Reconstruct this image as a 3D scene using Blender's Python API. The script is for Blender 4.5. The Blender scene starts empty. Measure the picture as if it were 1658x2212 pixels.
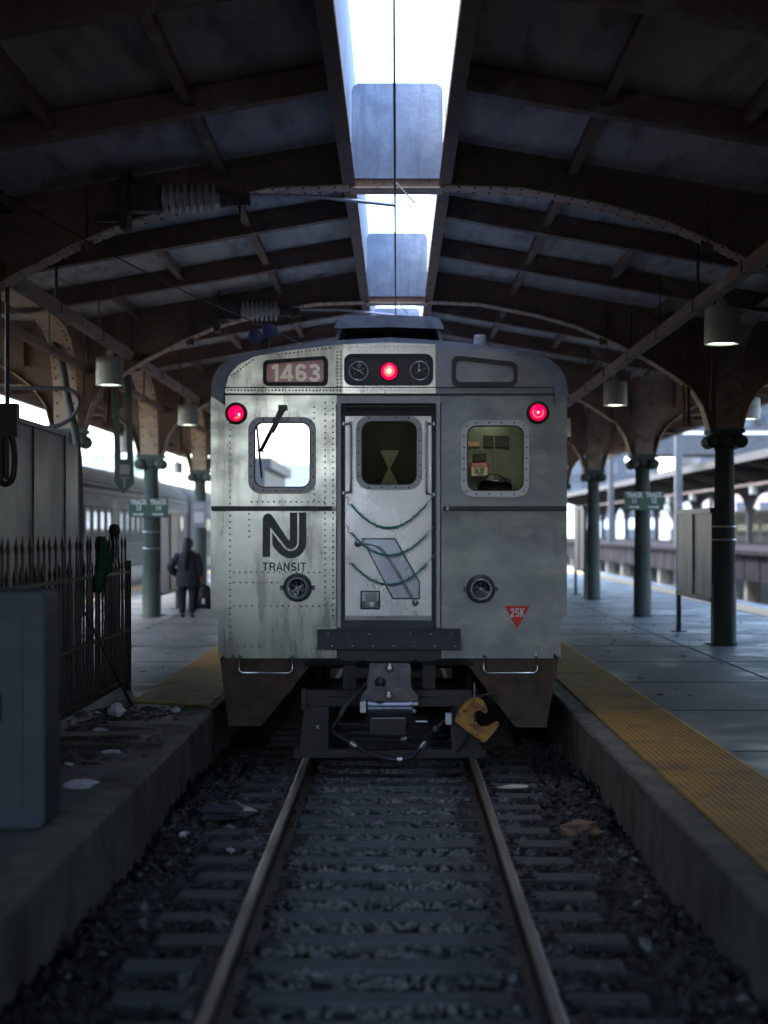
import bpy, math, random
from mathutils import Vector, Matrix
R = math.radians
random.seed(7)
S = bpy.context.scene
COL = S.collection
# ------------------------------------------------------------------ camera, sky, sun, exposure
CX, CZ = 0.065, 2.05
cd = bpy.data.cameras.new('camera'); cam = bpy.data.objects.new('camera', cd); COL.objects.link(cam)
cam.location = (CX, 0, CZ); cam.rotation_euler = (R(90), 0, 0)
cd.sensor_fit = 'VERTICAL'; cd.sensor_height = 32; cd.lens = 50
cd.shift_x = -27/2212; cd.shift_y = 42/2212
cd.clip_start = .05; cd.clip_end = 4000
cd.dof.use_dof = True; cd.dof.focus_distance = 15.6; cd.dof.aperture_fstop = 1.0
S.camera = cam
SUN_EL, SUN_AZ = 58, 267      # azimuth clockwise from +Y (the way the camera looks)
w = bpy.data.worlds.new('World'); S.world = w; w.use_nodes = True
nt = w.node_tree; bg = nt.nodes['Background']; sky = nt.nodes.new('ShaderNodeTexSky')
sky.sky_type = 'NISHITA'; sky.sun_disc = False; sky.sun_elevation = R(SUN_EL); sky.sun_rotation = R(SUN_AZ)
sky.air_density = 1.0; sky.dust_density = 2.0
nt.links.new(sky.outputs[0], bg.inputs[0]); bg.inputs[1].default_value = .15
sd = bpy.data.lights.new('sun', 'SUN'); sd.energy = 1.0; sd.angle = R(18); sd.color = (1, .97, .92)
sun = bpy.data.objects.new('sun', sd); COL.objects.link(sun)
_d = Vector((math.sin(R(SUN_AZ))*math.cos(R(SUN_EL)), math.cos(R(SUN_AZ))*math.cos(R(SUN_EL)), math.sin(R(SUN_EL))))
sun.rotation_euler = (-_d).to_track_quat('-Z', 'Y').to_euler()
sun.location = (-30, -40, 60)
S.view_settings.view_transform = 'Standard'; S.view_settings.look = 'None'
S.view_settings.exposure = 3.35; S.view_settings.gamma = 1
S.render.engine = 'CYCLES'
S.cycles.max_bounces = 10; S.cycles.diffuse_bounces = 6; S.cycles.glossy_bounces = 4
S.cycles.sample_clamp_indirect = 6; S.cycles.use_denoising = True
S.cycles.caustics_reflective = False; S.cycles.caustics_refractive = False

# ------------------------------------------------------------------ materials
def mat(name, c1, c2=None, rough=.6, metal=0.0, scale=4, bump=0.0, bscale=None, stretch=(1,1,1), rough2=None,
        lo=.35, hi=.65, stain=None, stscale=1.5, stlo=.55, sthi=.7, ststretch=(1,1,1), emit=None, es=0, detail=6, alpha=None, spec=.5):
    m = bpy.data.materials.new(name); m.use_nodes = True; n = m.node_tree; L = n.links.new
    b = n.nodes['Principled BSDF']
    b.inputs['Roughness'].default_value = rough; b.inputs['Metallic'].default_value = metal
    b.inputs['Specular IOR Level'].default_value = spec
    b.inputs['Base Color'].default_value = (*c1, 1)
    def noise(sc, st, det=detail, seed=0.0):
        tc = n.nodes.new('ShaderNodeTexCoord'); mp = n.nodes.new('ShaderNodeMapping')
        mp.inputs['Scale'].default_value = st; mp.inputs['Location'].default_value = (seed, seed*1.7, seed*.3)
        t = n.nodes.new('ShaderNodeTexNoise'); t.inputs['Scale'].default_value = sc; t.inputs['Detail'].default_value = det
        t.inputs['Roughness'].default_value = .62
        L(tc.outputs['Object'], mp.inputs[0]); L(mp.outputs[0], t.inputs[0]); return t
    def ramp(src, a, z, ca, cz):
        r = n.nodes.new('ShaderNodeValToRGB'); r.color_ramp.elements[0].position = a; r.color_ramp.elements[1].position = z
        r.color_ramp.elements[0].color = ca; r.color_ramp.elements[1].color = cz; L(src, r.inputs[0]); return r
    col = None
    if c2:
        t = noise(scale, stretch); r = ramp(t.outputs[0], lo, hi, (*c1, 1), (*c2, 1)); col = r.outputs[0]
        if rough2 is not None:
            rr = ramp(t.outputs[0], lo, hi, (rough,)*3+(1,), (rough2,)*3+(1,)); L(rr.outputs[0], b.inputs['Roughness'])
    if stain:
        t2 = noise(stscale, ststretch, 8, 3.1); f = ramp(t2.outputs[0], stlo, sthi, (0,0,0,1), (1,1,1,1))
        mx = n.nodes.new('ShaderNodeMix'); mx.data_type = 'RGBA'
        L(f.outputs[0], mx.inputs[0])
        if col is not None: L(col, mx.inputs[6])
        else: mx.inputs[6].default_value = (*c1, 1)
        mx.inputs[7].default_value = (*stain, 1); col = mx.outputs[2]
        if metal > .3:
            mm = ramp(t2.outputs[0], stlo, sthi, (metal,)*3+(1,), (metal*.55,)*3+(1,)); L(mm.outputs[0], b.inputs['Metallic'])
    if col is not None: L(col, b.inputs['Base Color'])
    if bump:
        t3 = noise(bscale or scale*4, stretch, 8, 1.3); bp = n.nodes.new('ShaderNodeBump')
        bp.inputs['Strength'].default_value = bump; bp.inputs['Distance'].default_value = .02
        L(t3.outputs[0], bp.inputs['Height']); L(bp.outputs[0], b.inputs['Normal'])
    if emit:
        b.inputs['Emission Color'].default_value = (*emit, 1); b.inputs['Emission Strength'].default_value = es
    m.diffuse_color = (*c1, 1)
    return m

def glass(name, tint=(.9,.95,.93), rough=.0, refl=0.0):
    m = bpy.data.materials.new(name); m.use_nodes = True; n = m.node_tree; L = n.links.new
    n.nodes.clear(); o = n.nodes.new('ShaderNodeOutputMaterial')
    tr = n.nodes.new('ShaderNodeBsdfTransparent'); tr.inputs[0].default_value = (*tint, 1)
    gl = n.nodes.new('ShaderNodeBsdfGlossy'); gl.inputs['Roughness'].default_value = rough
    fr = n.nodes.new('ShaderNodeLayerWeight'); fr.inputs[0].default_value = .5
    pw = n.nodes.new('ShaderNodeMath'); pw.operation = 'POWER'; pw.inputs[1].default_value = 4; L(fr.outputs['Facing'], pw.inputs[0])
    ad = n.nodes.new('ShaderNodeMath'); ad.operation = 'ADD'; ad.use_clamp = True; ad.inputs[1].default_value = refl
    mx = n.nodes.new('ShaderNodeMixShader')
    L(pw.outputs[0], ad.inputs[0]); L(ad.outputs[0], mx.inputs[0]); L(tr.outputs[0], mx.inputs[1]); L(gl.outputs[0], mx.inputs[2])
    L(mx.outputs[0], o.inputs[0]); return m

steel = mat('brushed_steel', (.47,.455,.42), (.31,.302,.285), .15, .9, 1.6, .015, 10, (1,1,2.0), .30, .3, .7,
            stain=(.16,.145,.125), stscale=2.6, stlo=.48, sthi=.78, ststretch=(2.4,2.4,.45))
steel_dull = mat('dull_steel', (.36,.36,.375), (.26,.265,.285), .42, .5, 2, .05, 25, (1,1,1.3), .55,
            stain=(.45,.44,.39), stscale=2.6, stlo=.48, sthi=.68, ststretch=(1,1,1.7))
steel_door = mat('door_steel', (.62,.59,.62), (.50,.475,.495), .24, .75, 2.0, .02, 6, (1,1,.6), .36,
            stain=(.36,.33,.35), stscale=1.6, stlo=.5, sthi=.8, ststretch=(1,1,1))
steel_polish = mat('polished_steel', (.85,.82,.80), (.7,.67,.66), .2, .95, 2, .05, 9, (1,1,2), .3, stain=(.3,.28,.27), stscale=4, stlo=.6, sthi=.72)
frame_metal = mat('frame_metal', (.33,.31,.34), (.26,.25,.27), .42, .7, 12, .05)
roof_paint = mat('roof_paint', (.36,.40,.50), (.28,.31,.39), .55, .1, 5, .1, stain=(.12,.13,.16), stscale=5)
dark_metal = mat('dark_metal', (.035,.038,.05), (.02,.022,.03), .38, .4, 6, .08)
rubber = mat('rubber', (.018,.018,.02), (.03,.03,.034), .5, 0, 10, .05)
black_plastic = mat('black_plastic', (.012,.012,.014), None, .35)
blue_paint = mat('blue_paint', (.045,.06,.20), (.035,.045,.15), .45, 0, 8, .05)
rust = mat('rust_plate', (.15,.095,.075), (.07,.05,.045), .75, .2, 5, .35, 22, (1,1,1), None, stain=(.20,.10,.06), stscale=4, stlo=.56, sthi=.7)
iron = mat('dark_iron', (.055,.053,.058), (.085,.075,.07), .6, .5, 9, .25, stain=(.10,.06,.045), stscale=7, stlo=.58, sthi=.7)
coupler_m = mat('coupler_iron', (.17,.16,.18), (.09,.085,.09), .45, .7, 9, .2, stain=(.16,.085,.06), stscale=8, stlo=.55, sthi=.68)
chrome = mat('chrome', (.7,.72,.78), None, .18, 1.0)
galv = mat('galvanised', (.55,.56,.6), (.4,.41,.44), .35, .8, 20)
yellow_iron = mat('yellow_iron', (.55,.30,.05), (.40,.19,.04), .55, .1, 9, .2, stain=(.22,.06,.025), stscale=11, stlo=.5, sthi=.62)
red_paint = mat('red_sticker', (.85,.015,.012), None, .4)
white_paint = mat('white_lettering', (.78,.78,.76), None, .5)
logo_black = mat('logo_black', (.02,.02,.03), (.035,.035,.045), .4, 0, 20)
pink_board = mat('number_board', (.60,.34,.35), (.50,.28,.29), .35, 0, 10, emit=(1,.5,.5), es=.006)
digit_m = mat('digit_cream', (.88,.85,.74), (.8,.77,.66), .5, 0, 20, emit=(1,.95,.8), es=.016)
cream = mat('lettering_cream', (.88,.85,.74), (.8,.77,.66), .5, 0, 20)
red_glow = mat('red_glow', (.6,.0,.05), None, .3, emit=(1,.0,.06), es=.22)
red_core = mat('red_core', (.9,.3,.25), None, .3, emit=(1,.03,.015), es=.7)
red_dim = mat('red_dim', (.5,.0,.04), None, .3, emit=(1,.0,.05), es=.05)
red_hot = mat('red_hot', (.9,.8,.75), None, .3, emit=(1,.7,.6), es=.2)
lens_glass = glass('lens_glass', (.92,.94,.94), .0, .02)
win_glass = glass('window_glass', (.80,.85,.78), .0, .05)
win_mirror = glass('reflective_glass', (.35,.4,.38), .0, .62)
reflector = mat('lamp_reflector', (.55,.54,.56), (.05,.045,.05), .12, .95, 16, lo=.42, hi=.55)
rope_g = mat('rope_green', (.01,.30,.18), (.02,.40,.25), .5, 0, 30)
rope_w = mat('rope_clear', (.30,.38,.38), None, .3)
cab_wall = mat('cab_wall', (.30,.31,.26), (.17,.18,.15), .35, .4, 3, 0, 10, (1,1,.6))
cab_dark = mat('cab_dark', (.035,.033,.03), (.05,.047,.04), .6, 0, 5)
cab_brown = mat('cab_partition', (.60,.52,.38), (.48,.42,.31), .5, .2, 3)
leather = mat('black_leather', (.012,.013,.018), (.02,.02,.026), .35, 0, 12, .3)
conc = mat('platform_concrete', (.165,.168,.172), (.095,.10,.104), .68, 0, 1.1, .15, 30, (1,1,1), .42, .42, .60, stain=(.06,.06,.063), stscale=4.5, stlo=.58, sthi=.68, spec=.3)
conc_edge = mat('edge_concrete', (.20,.19,.165), (.12,.113,.10), .85, 0, 3, .9, 18, stain=(.05,.045,.042), stscale=2.2, stlo=.5, sthi=.68, ststretch=(1,1,.5))
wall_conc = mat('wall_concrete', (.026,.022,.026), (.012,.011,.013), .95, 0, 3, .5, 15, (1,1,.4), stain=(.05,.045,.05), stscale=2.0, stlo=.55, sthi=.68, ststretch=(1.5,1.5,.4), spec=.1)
slab = mat('roof_slab_concrete', (.70,.70,.67), (.52,.525,.52), .9, 0, 2.5, .12, 20, (3,.4,1), stain=(.22,.23,.24), stscale=1.6, stlo=.52, sthi=.72, ststretch=(2.5,.5,1))
slot_conc = mat('slot_concrete', (.32,.39,.50), (.22,.27,.36), .85, 0, 5, .25, 30, stain=(.17,.20,.26), stscale=6, stlo=.5, sthi=.8, ststretch=(2.5,1,.3))  # blue glow of the slot put into the concrete colour
girder_m = mat('girder_paint', (.27,.17,.115), (.15,.115,.095), .7, .1, 3, .15, 20, stain=(.20,.085,.04), stscale=3.2, stlo=.57, sthi=.72)
flange_m = mat('flange_paint', (.66,.48,.35), (.48,.35,.27), .65, 0, 4, .12, stain=(.24,.11,.06), stscale=4.5, stlo=.56, sthi=.7)
bracket_m = mat('bracket_paint', (.45,.27,.16), (.32,.19,.12), .7, 0, 3, .12, stain=(.14,.06,.035), stscale=3, stlo=.53, sthi=.7)  # warm light on the left brackets put into the orange
flange_d = mat('shaded_flange_paint', (.20,.14,.11), (.13,.095,.08), .65, 0, 4, .12, stain=(.07,.04,.03), stscale=4.5, stlo=.52, sthi=.66)  # flange paint darkened for the shaded right side
bracket_d = mat('shaded_bracket_paint', (.10,.075,.06), (.06,.048,.04), .7, 0, 3, .12)  # bracket paint with the right-hand shade put into its colour
rusty_steel = mat('rusty_channel', (.28,.16,.115), (.18,.13,.115), .65, .2, 5, .15, (20), (1,.3,1), stain=(.30,.27,.26), stscale=2.2, stlo=.55, sthi=.62, ststretch=(1,.6,1))
green_p = mat('green_column_paint', (.12,.16,.14), (.085,.12,.10), .5, 0, 4, .1, stain=(.05,.07,.06), stscale=4, stlo=.58, sthi=.74)
green_sign = mat('sign_green', (.08,.15,.105), None, .5)
enamel = mat('lamp_enamel', (.40,.40,.37), (.33,.33,.30), .5, .1, 8, stain=(.24,.22,.19), stscale=8, stlo=.6)
lamp_on = mat('lamp_lit', (.9,1,.9), None, .4, emit=(.80,1,.72), es=1.2)
tactile = mat('tactile_yellow', (.55,.31,.045), (.40,.23,.04), .6, 0, 4, .1, stain=(.17,.11,.05), stscale=2.5, stlo=.52, sthi=.7)
rail_side = mat('rail_rust', (.07,.05,.042), (.10,.065,.05), .7, .4, 12, .2)
rail_top_m = mat('rail_top', (.24,.20,.19), (.14,.11,.105), .28, .9, 3, .08, 30, (4,.3,1), .45)
tie_m = mat('tie_timber', (.13,.14,.155), (.065,.07,.078), .75, 0, 5, .5, 25, (.35,3,3), stain=(.045,.04,.04), stscale=3)
stone = mat('ballast_stone', (.24,.255,.26), (.10,.11,.115), .85, 0, 3.5, .3, 30, lo=.42, hi=.58)
stone_dark = mat('dirty_stone', (.085,.09,.093), (.04,.042,.045), .85, 0, 3.5, .3, 30)
soil = mat('ballast_bed', (.07,.07,.072), (.035,.035,.036), .95, 0, 9, .8, 40)
paper = mat('litter_paper', (.8,.8,.86), (.66,.66,.72), .7, 0, 8, .2)
plank_m = mat('plank_timber', (.26,.245,.23), (.17,.16,.15), .8, 0, 6, .4, 20, (.5,4,4))
litter_dark = mat('litter_dark', (.06,.05,.045), (.12,.10,.085), .85, 0, 9, .4)
blue_bag = mat('dark_blue_bag', (.02,.022,.05), (.05,.05,.08), .3, 0, 14, .5)
brown_leaf = mat('brown_card', (.26,.17,.12), (.17,.12,.09), .8, 0, 9, .2)
encl_m = mat('enclosure_metal', (.13,.133,.14), (.09,.093,.10), .42, .55, 1.5, .05, 12, (1,.6,.35), .55, stain=(.12,.12,.13), stscale=1.4, stlo=.55, sthi=.75, ststretch=(1,1,.3))
box_m = mat('cabinet_paint', (.055,.07,.09), (.04,.05,.066), .55, .1, 2.5, .05, stain=(.06,.07,.09), stscale=2, stlo=.55, sthi=.7)
fence_m = mat('fence_paint', (.012,.012,.015), (.03,.026,.027), .45, .2, 8, .3, stain=(.07,.045,.035), stscale=9, stlo=.6)
rag_m = mat('green_rag', (.01,.09,.05), (.005,.04,.025), .9, 0, 10, .6)
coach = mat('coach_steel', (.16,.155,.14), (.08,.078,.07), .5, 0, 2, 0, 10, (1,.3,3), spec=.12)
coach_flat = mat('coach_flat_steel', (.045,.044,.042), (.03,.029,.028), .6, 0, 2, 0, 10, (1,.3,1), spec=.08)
coach_glass = mat('coach_window', (.05,.055,.05), (.35,.34,.2), .08, .3, 3.5, 0, lo=.5, hi=.6)  # yellow patches painted in as reflections on the panes
fabric_coat = mat('coat_fabric', (.045,.047,.06), (.03,.032,.042), .85, 0, 10, .2)
jeans = mat('dark_trousers', (.025,.027,.04), (.018,.02,.03), .85, 0, 12, .1)
skin = mat('skin', (.35,.19,.13), None, .55)
hair_m = mat('dark_hair', (.012,.01,.012), (.022,.018,.02), .5, 0, 20, .3)
poster1 = mat('poster_print', (.34,.29,.23), (.17,.09,.055), .4, 0, 1.8, 0, 10, (1,1.6,.6), lo=.5, hi=.62)
poster2 = mat('poster_pale', (.36,.34,.33), (.22,.12,.07), .4, 0, 1.6, 0, 10, (1,1.6,.5), lo=.5, hi=.6)
poster_y = mat('poster_yellow', (.60,.47,.06), (.55,.52,.30), .4, 0, 1.5, lo=.52, hi=.6)
poster_r = mat('poster_red', (.35,.10,.08), (.5,.38,.3), .4, 0, 2)
ceramic = mat('insulator_ceramic', (.62,.62,.63), (.5,.5,.51), .35, 0, 9)
brick_pink = mat('brick_facade', (.72,.55,.56), (.6,.46,.46), .85, 0, 20)
white_facade = mat('pale_facade', (.07,.085,.105), (.04,.05,.065), .8, 0, 3)
window_dark = mat('facade_glass', (.06,.08,.11), None, .15)
leaf_m = mat('foliage', (.06,.11,.02), (.10,.15,.03), .7, 0, 3)
bark = mat('bark', (.10,.075,.055), (.06,.045,.035), .9, 0, 6, .4)
steel_grey = mat('painted_steel', (.08,.086,.095), (.05,.053,.062), .5, .3, 4)
shade_wall = mat('shade_wall_plaster', (.20,.195,.19), (.15,.148,.145), .85, 0, 2)
ground_m = mat('yard_gravel', (.17,.165,.16), (.12,.118,.115), .95, 0, .8, .4, 12)
twig_m = mat('twig', (.30,.24,.15), (.18,.13,.09), .8, 0, 20)
orange_p = mat('orange_paint', (.55,.2,.03), None, .6)

# ------------------------------------------------------------------ mesh builder
class MB:
    def __init__(s): s.v = []; s.f = []; s.sm = []; s.mi = []; s.cur = 0
    def add(s, vs, fs, smooth=False):
        b = len(s.v); s.v += [tuple(p) for p in vs]
        for f in fs: s.f.append([i+b for i in f]); s.sm.append(smooth); s.mi.append(s.cur)
        return s
    def mi_(s, i): s.cur = i; return s
    def box(s, x0, x1, y0, y1, z0, z1, M=None):
        vs = [(x0,y0,z0),(x1,y0,z0),(x1,y1,z0),(x0,y1,z0),(x0,y0,z1),(x1,y0,z1),(x1,y1,z1),(x0,y1,z1)]
        if M is not None: vs = [M @ Vector(p) for p in vs]
        return s.add(vs, [(0,3,2,1),(4,5,6,7),(0,1,5,4),(1,2,6,5),(2,3,7,6),(3,0,4,7)])
    def ring(s, c, r, ax, seg, phase=0.0):
        ax = Vector(ax).normalized(); a = ax.orthogonal().normalized(); b = ax.cross(a)
        return [Vector(c) + a*(r*math.cos(2*math.pi*i/seg+phase)) + b*(r*math.sin(2*math.pi*i/seg+phase)) for i in range(seg)]
    def cyl(s, p, q, r, r2=None, seg=12, cap=True, smooth=True):
        p, q = Vector(p), Vector(q); r2 = r if r2 is None else r2
        A = s.ring(p, r, q-p, seg); B = s.ring(q, r2, q-p, seg)
        s.add(A+B, [(i, (i+1)%seg, seg+(i+1)%seg, seg+i) for i in range(seg)], smooth)
        if cap: s.add(A, [tuple(reversed(range(seg)))]); s.add(B, [tuple(range(seg))])
        return s
    def tube(s, pts, r, seg=8, cap=True):
        pts = [Vector(p) for p in pts]; n = len(pts); rr = r if isinstance(r, (list, tuple)) else [r]*n
        t0 = (pts[1]-pts[0]).normalized(); a = t0.orthogonal().normalized(); vs = []
        for i, p in enumerate(pts):
            t = (pts[min(i+1, n-1)]-pts[max(i-1, 0)]).normalized()
            a = (a - t*a.dot(t)).normalized(); b = t.cross(a)
            vs += [p + a*(rr[i]*math.cos(2*math.pi*k/seg)) + b*(rr[i]*math.sin(2*math.pi*k/seg)) for k in range(seg)]
        fs = [(i*seg+k, i*seg+(k+1)%seg, (i+1)*seg+(k+1)%seg, (i+1)*seg+k) for i in range(n-1) for k in range(seg)]
        s.add(vs, fs, True)
        if cap: s.add(vs[:seg], [tuple(reversed(range(seg)))]); s.add(vs[-seg:], [tuple(range(seg))])
        return s
    def lathe(s, c, prof, seg=24, ax='z', flutes=0, fd=0.0, smooth=True, cap=True):
        vs = []
        for (r, h) in prof:
            for k in range(seg):
                a = 2*math.pi*k/seg; rr = r
                if flutes: rr = r - fd*abs(math.sin(flutes*a/2))
                x, y = rr*math.cos(a), rr*math.sin(a)
                p = (x, y, h) if ax == 'z' else ((x, h, y) if ax == 'y' else (h, x, y))
                vs.append((c[0]+p[0], c[1]+p[1], c[2]+p[2]))
        n = len(prof)
        s.add(vs, [(i*seg+k, i*seg+(k+1)%seg, (i+1)*seg+(k+1)%seg, (i+1)*seg+k) for i in range(n-1) for k in range(seg)], smooth)
        if cap: s.add(vs[:seg], [tuple(range(seg))]); s.add(vs[-seg:], [tuple(range(seg))])
        return s
    def prism(s, poly, a0, a1, ax='y'):
        """poly: (x,z) points for ax 'y', (y,z) for 'x', (x,y) for 'z'"""
        def P(p, a): return (p[0], a, p[1]) if ax == 'y' else ((a, p[0], p[1]) if ax == 'x' else (p[0], p[1], a))
        n = len(poly); vs = [P(p, a0) for p in poly] + [P(p, a1) for p in poly]
        return s.add(vs, [tuple(range(n)), tuple(range(2*n-1, n-1, -1))] + [(i, n+i, n+(i+1)%n, (i+1)%n) for i in range(n)])
    def band(s, line, t, a0, a1, ax='y'):
        """thick strip following an open (x,z) line, extruded along ax"""
        def P(p, a): return (p[0], a, p[1]) if ax == 'y' else (a, p[0], p[1])
        for i in range(len(line)-1):
            p, q = Vector(line[i]), Vector(line[i+1]); d = (q-p).normalized(); nn = Vector((-d.y, d.x))*t
            s.add([P(p,a0),P(q,a0),P(q+nn,a0),P(p+nn,a0),P(p,a1),P(q,a1),P(q+nn,a1),P(p+nn,a1)],
                  [(0,3,2,1),(4,5,6,7),(0,1,5,4),(1,2,6,5),(2,3,7,6),(3,0,4,7)])
        return s
    def dome(s, c, r, n=(0,-1,0), h=None, seg=6):
        c = Vector(c); n = Vector(n).normalized(); h = h or r*.6
        A = s.ring(c, r, n, seg); B = s.ring(c+n*h*.75, r*.6, n, seg)
        s.add(A+B+[c+n*h], [(i,(i+1)%seg,seg+(i+1)%seg,seg+i) for i in range(seg)]+[(seg+i,seg+(i+1)%seg,2*seg) for i in range(seg)], True)
        return s
    def sphere(s, c, r, seg=12, rings=8, sc=(1,1,1)):
        vs = []
        for i in range(rings+1):
            th = math.pi*i/rings
            for k in range(seg):
                a = 2*math.pi*k/seg
                vs.append((c[0]+r*sc[0]*math.sin(th)*math.cos(a), c[1]+r*sc[1]*math.sin(th)*math.sin(a), c[2]+r*sc[2]*math.cos(th)))
        return s.add(vs, [(i*seg+k, (i+1)*seg+k, (i+1)*seg+(k+1)%seg, i*seg+(k+1)%seg) for i in range(rings) for k in range(seg)], True)
    def plate(s, outline, holes, y0, y1):
        """flat plate in the x-z plane with holes, from depth y0 to y1"""
        cu = bpy.data.curves.new('tmp', 'CURVE'); cu.dimensions = '2D'; cu.fill_mode = 'BOTH'; cu.extrude = abs(y1-y0)/2
        for lp in [outline]+list(holes):
            sp = cu.splines.new('POLY'); sp.points.add(len(lp)-1)
            for i, p in enumerate(lp): sp.points[i].co = (p[0], p[1], 0, 1)
            sp.use_cyclic_u = True
        _curve_into(s, cu, lambda v: (v[0], (y0+y1)/2 - v[2], v[1])); return s
    def text(s, txt, x, z, y, size, ax='c', ext=.002, off=0.0, sx=1.0, fn=None, sp=1.0):
        cu = bpy.data.curves.new('tmp', 'FONT'); cu.body = txt; cu.size = size; cu.align_x = {'c':'CENTER','l':'LEFT'}[ax]; cu.align_y = 'CENTER'
        cu.extrude = ext; cu.offset = off; cu.space_character = sp; cu.resolution_u = 3
        _curve_into(s, cu, fn or (lambda v: (x+v[0]*sx, y-v[2], z+v[1]))); return s
    def build(s, name, mats, parent=None, bevel=0.0, loc=None):
        me = bpy.data.meshes.new(name); me.from_pydata(s.v, [], s.f); me.update()
        for m in (mats if isinstance(mats, (list, tuple)) else [mats]): me.materials.append(m)
        me.polygons.foreach_set('use_smooth', s.sm); me.polygons.foreach_set('material_index', s.mi)
        o = bpy.data.objects.new(name, me); COL.objects.link(o)
        if parent: o.parent = parent
        if loc: o.location = loc
        if bevel:
            b = o.modifiers.new('bevel', 'BEVEL'); b.width = bevel; b.segments = 2; b.limit_method = 'ANGLE'; b.angle_limit = R(50)
        return o
def _curve_into(mb, cu, fn):
    o = bpy.data.objects.new('tmp', cu); COL.objects.link(o)
    dg = bpy.context.evaluated_depsgraph_get(); me = bpy.data.meshes.new_from_object(o.evaluated_get(dg))
    mb.add([fn(v.co) for v in me.vertices], [tuple(p.vertices) for p in me.polygons])
    bpy.data.objects.remove(o); bpy.data.curves.remove(cu); bpy.data.meshes.remove(me)

def tag(o, label=None, cat=None, group=None, kind=None):
    if label: o['label'] = label
    if cat: o['category'] = cat
    if group: o['group'] = group
    if kind: o['kind'] = kind
    return o
def thing(name, label, cat, loc=(0,0,0), group=None, rz=0):
    o = bpy.data.objects.new(name, None); o.empty_display_size = .1; COL.objects.link(o); o.location = loc; o.rotation_euler = (0,0,rz)
    return tag(o, label, cat, group)
def copy_tree(o, parent=None, loc=None, label=None, rz=None):
    c = o.copy(); COL.objects.link(c); c.parent = parent
    if loc is not None: c.location = loc
    if rz is not None: c.rotation_euler = (0,0,rz)
    if label: c['label'] = label
    for ch in list(o.children): copy_tree(ch, c)
    return c
def rr(x0, y0, x1, y1, r, n=5):
    """rounded rectangle"""
    pts = []
    for (cx, cy, a0) in ((x1-r, y0+r, -90), (x1-r, y1-r, 0), (x0+r, y1-r, 90), (x0+r, y0+r, 180)):
        for k in range(n+1):
            a = R(a0+90*k/n); pts.append((cx+r*math.cos(a), cy+r*math.sin(a)))
    return pts
def catmull(pts, n=6):
    P = [Vector(p) for p in pts]; P = [P[0]*2-P[1]]+P+[P[-1]*2-P[-2]]; out = []
    for i in range(1, len(P)-2):
        for k in range(n):
            t = k/n; a, b, c, d = P[i-1:i+3]
            out.append(.5*((2*b)+(c-a)*t+(2*a-5*b+4*c-d)*t*t+(3*b-a-3*c+d)*t**3))
    out.append(P[-2]); return out
ORD = ['first','second','third','fourth','fifth','sixth','seventh','eighth','ninth','tenth','eleventh','twelfth','thirteenth','fourteenth','fifteenth',
       'sixteenth','seventeenth','eighteenth','nineteenth','twentieth','twenty-first','twenty-second','twenty-third','twenty-fourth','twenty-fifth']

def arc(cx, cy, rx, ry, a0, a1, n=12):
    return [(cx+rx*math.cos(R(a0+(a1-a0)*k/n)), cy+ry*math.sin(R(a0+(a1-a0)*k/n))) for k in range(n+1)]
GL = {'1': (.42, [[(.05,.74),(.24,.97),(.24,1)],[(.27,1),(.27,0)]]), '4': (.62, [[(.62,.25),(.04,.25),(.40,.97)],[(.43,1),(.43,0)]]),
 '6': (.60, [[(.52,.82)]+arc(.30,.70,.20,.22,35,180)+[(.10,.30)]], ), '3': (.58, [arc(.28,.73,.20,.19,160,-90)+[(.22,.54)], [(.22,.54)]+arc(.28,.28,.22,.21,90,-165)]),
 '2': (.58, [arc(.28,.70,.20,.22,170,-20)+[(.08,.08),(.54,.08)]]), '5': (.58, [[(.50,.92),(.15,.92),(.11,.52)]+arc(.28,.33,.21,.25,130,-160)]),
 'K': (.60, [[(.09,0),(.09,1)],[(.54,1),(.12,.42)],[(.24,.56),(.57,0)]]),
 'T': (.62, [[(0,.93),(.62,.93)],[(.31,.93),(.31,0)]]), 'R': (.64, [[(.07,0),(.07,.93),(.36,.93)]+arc(.38,.71,.18,.22,90,-90)+[(.07,.48)],[(.36,.48),(.52,.3),(.56,0)]]),
 'A': (.68, [[(.05,0),(.34,.97),(.63,0)],[(.15,.30),(.53,.30)]]), 'N': (.66, [[(.07,0),(.07,1)],[(.07,.95),(.57,.05)],[(.57,0),(.57,1)]]),
 'S': (.62, [arc(.30,.72,.21,.21,25,180,8)+arc(.30,.72,.21,.21,180,250,5)+arc(.31,.28,.23,.21,70,0,5)+arc(.31,.28,.23,.21,0,-155,10)]), 'I': (.20, [[(.10,0),(.10,1)]])}
GL['6'] = (.60, GL['6'][1]+[arc(.30,.30,.20,.22,0,360,20)])
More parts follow.
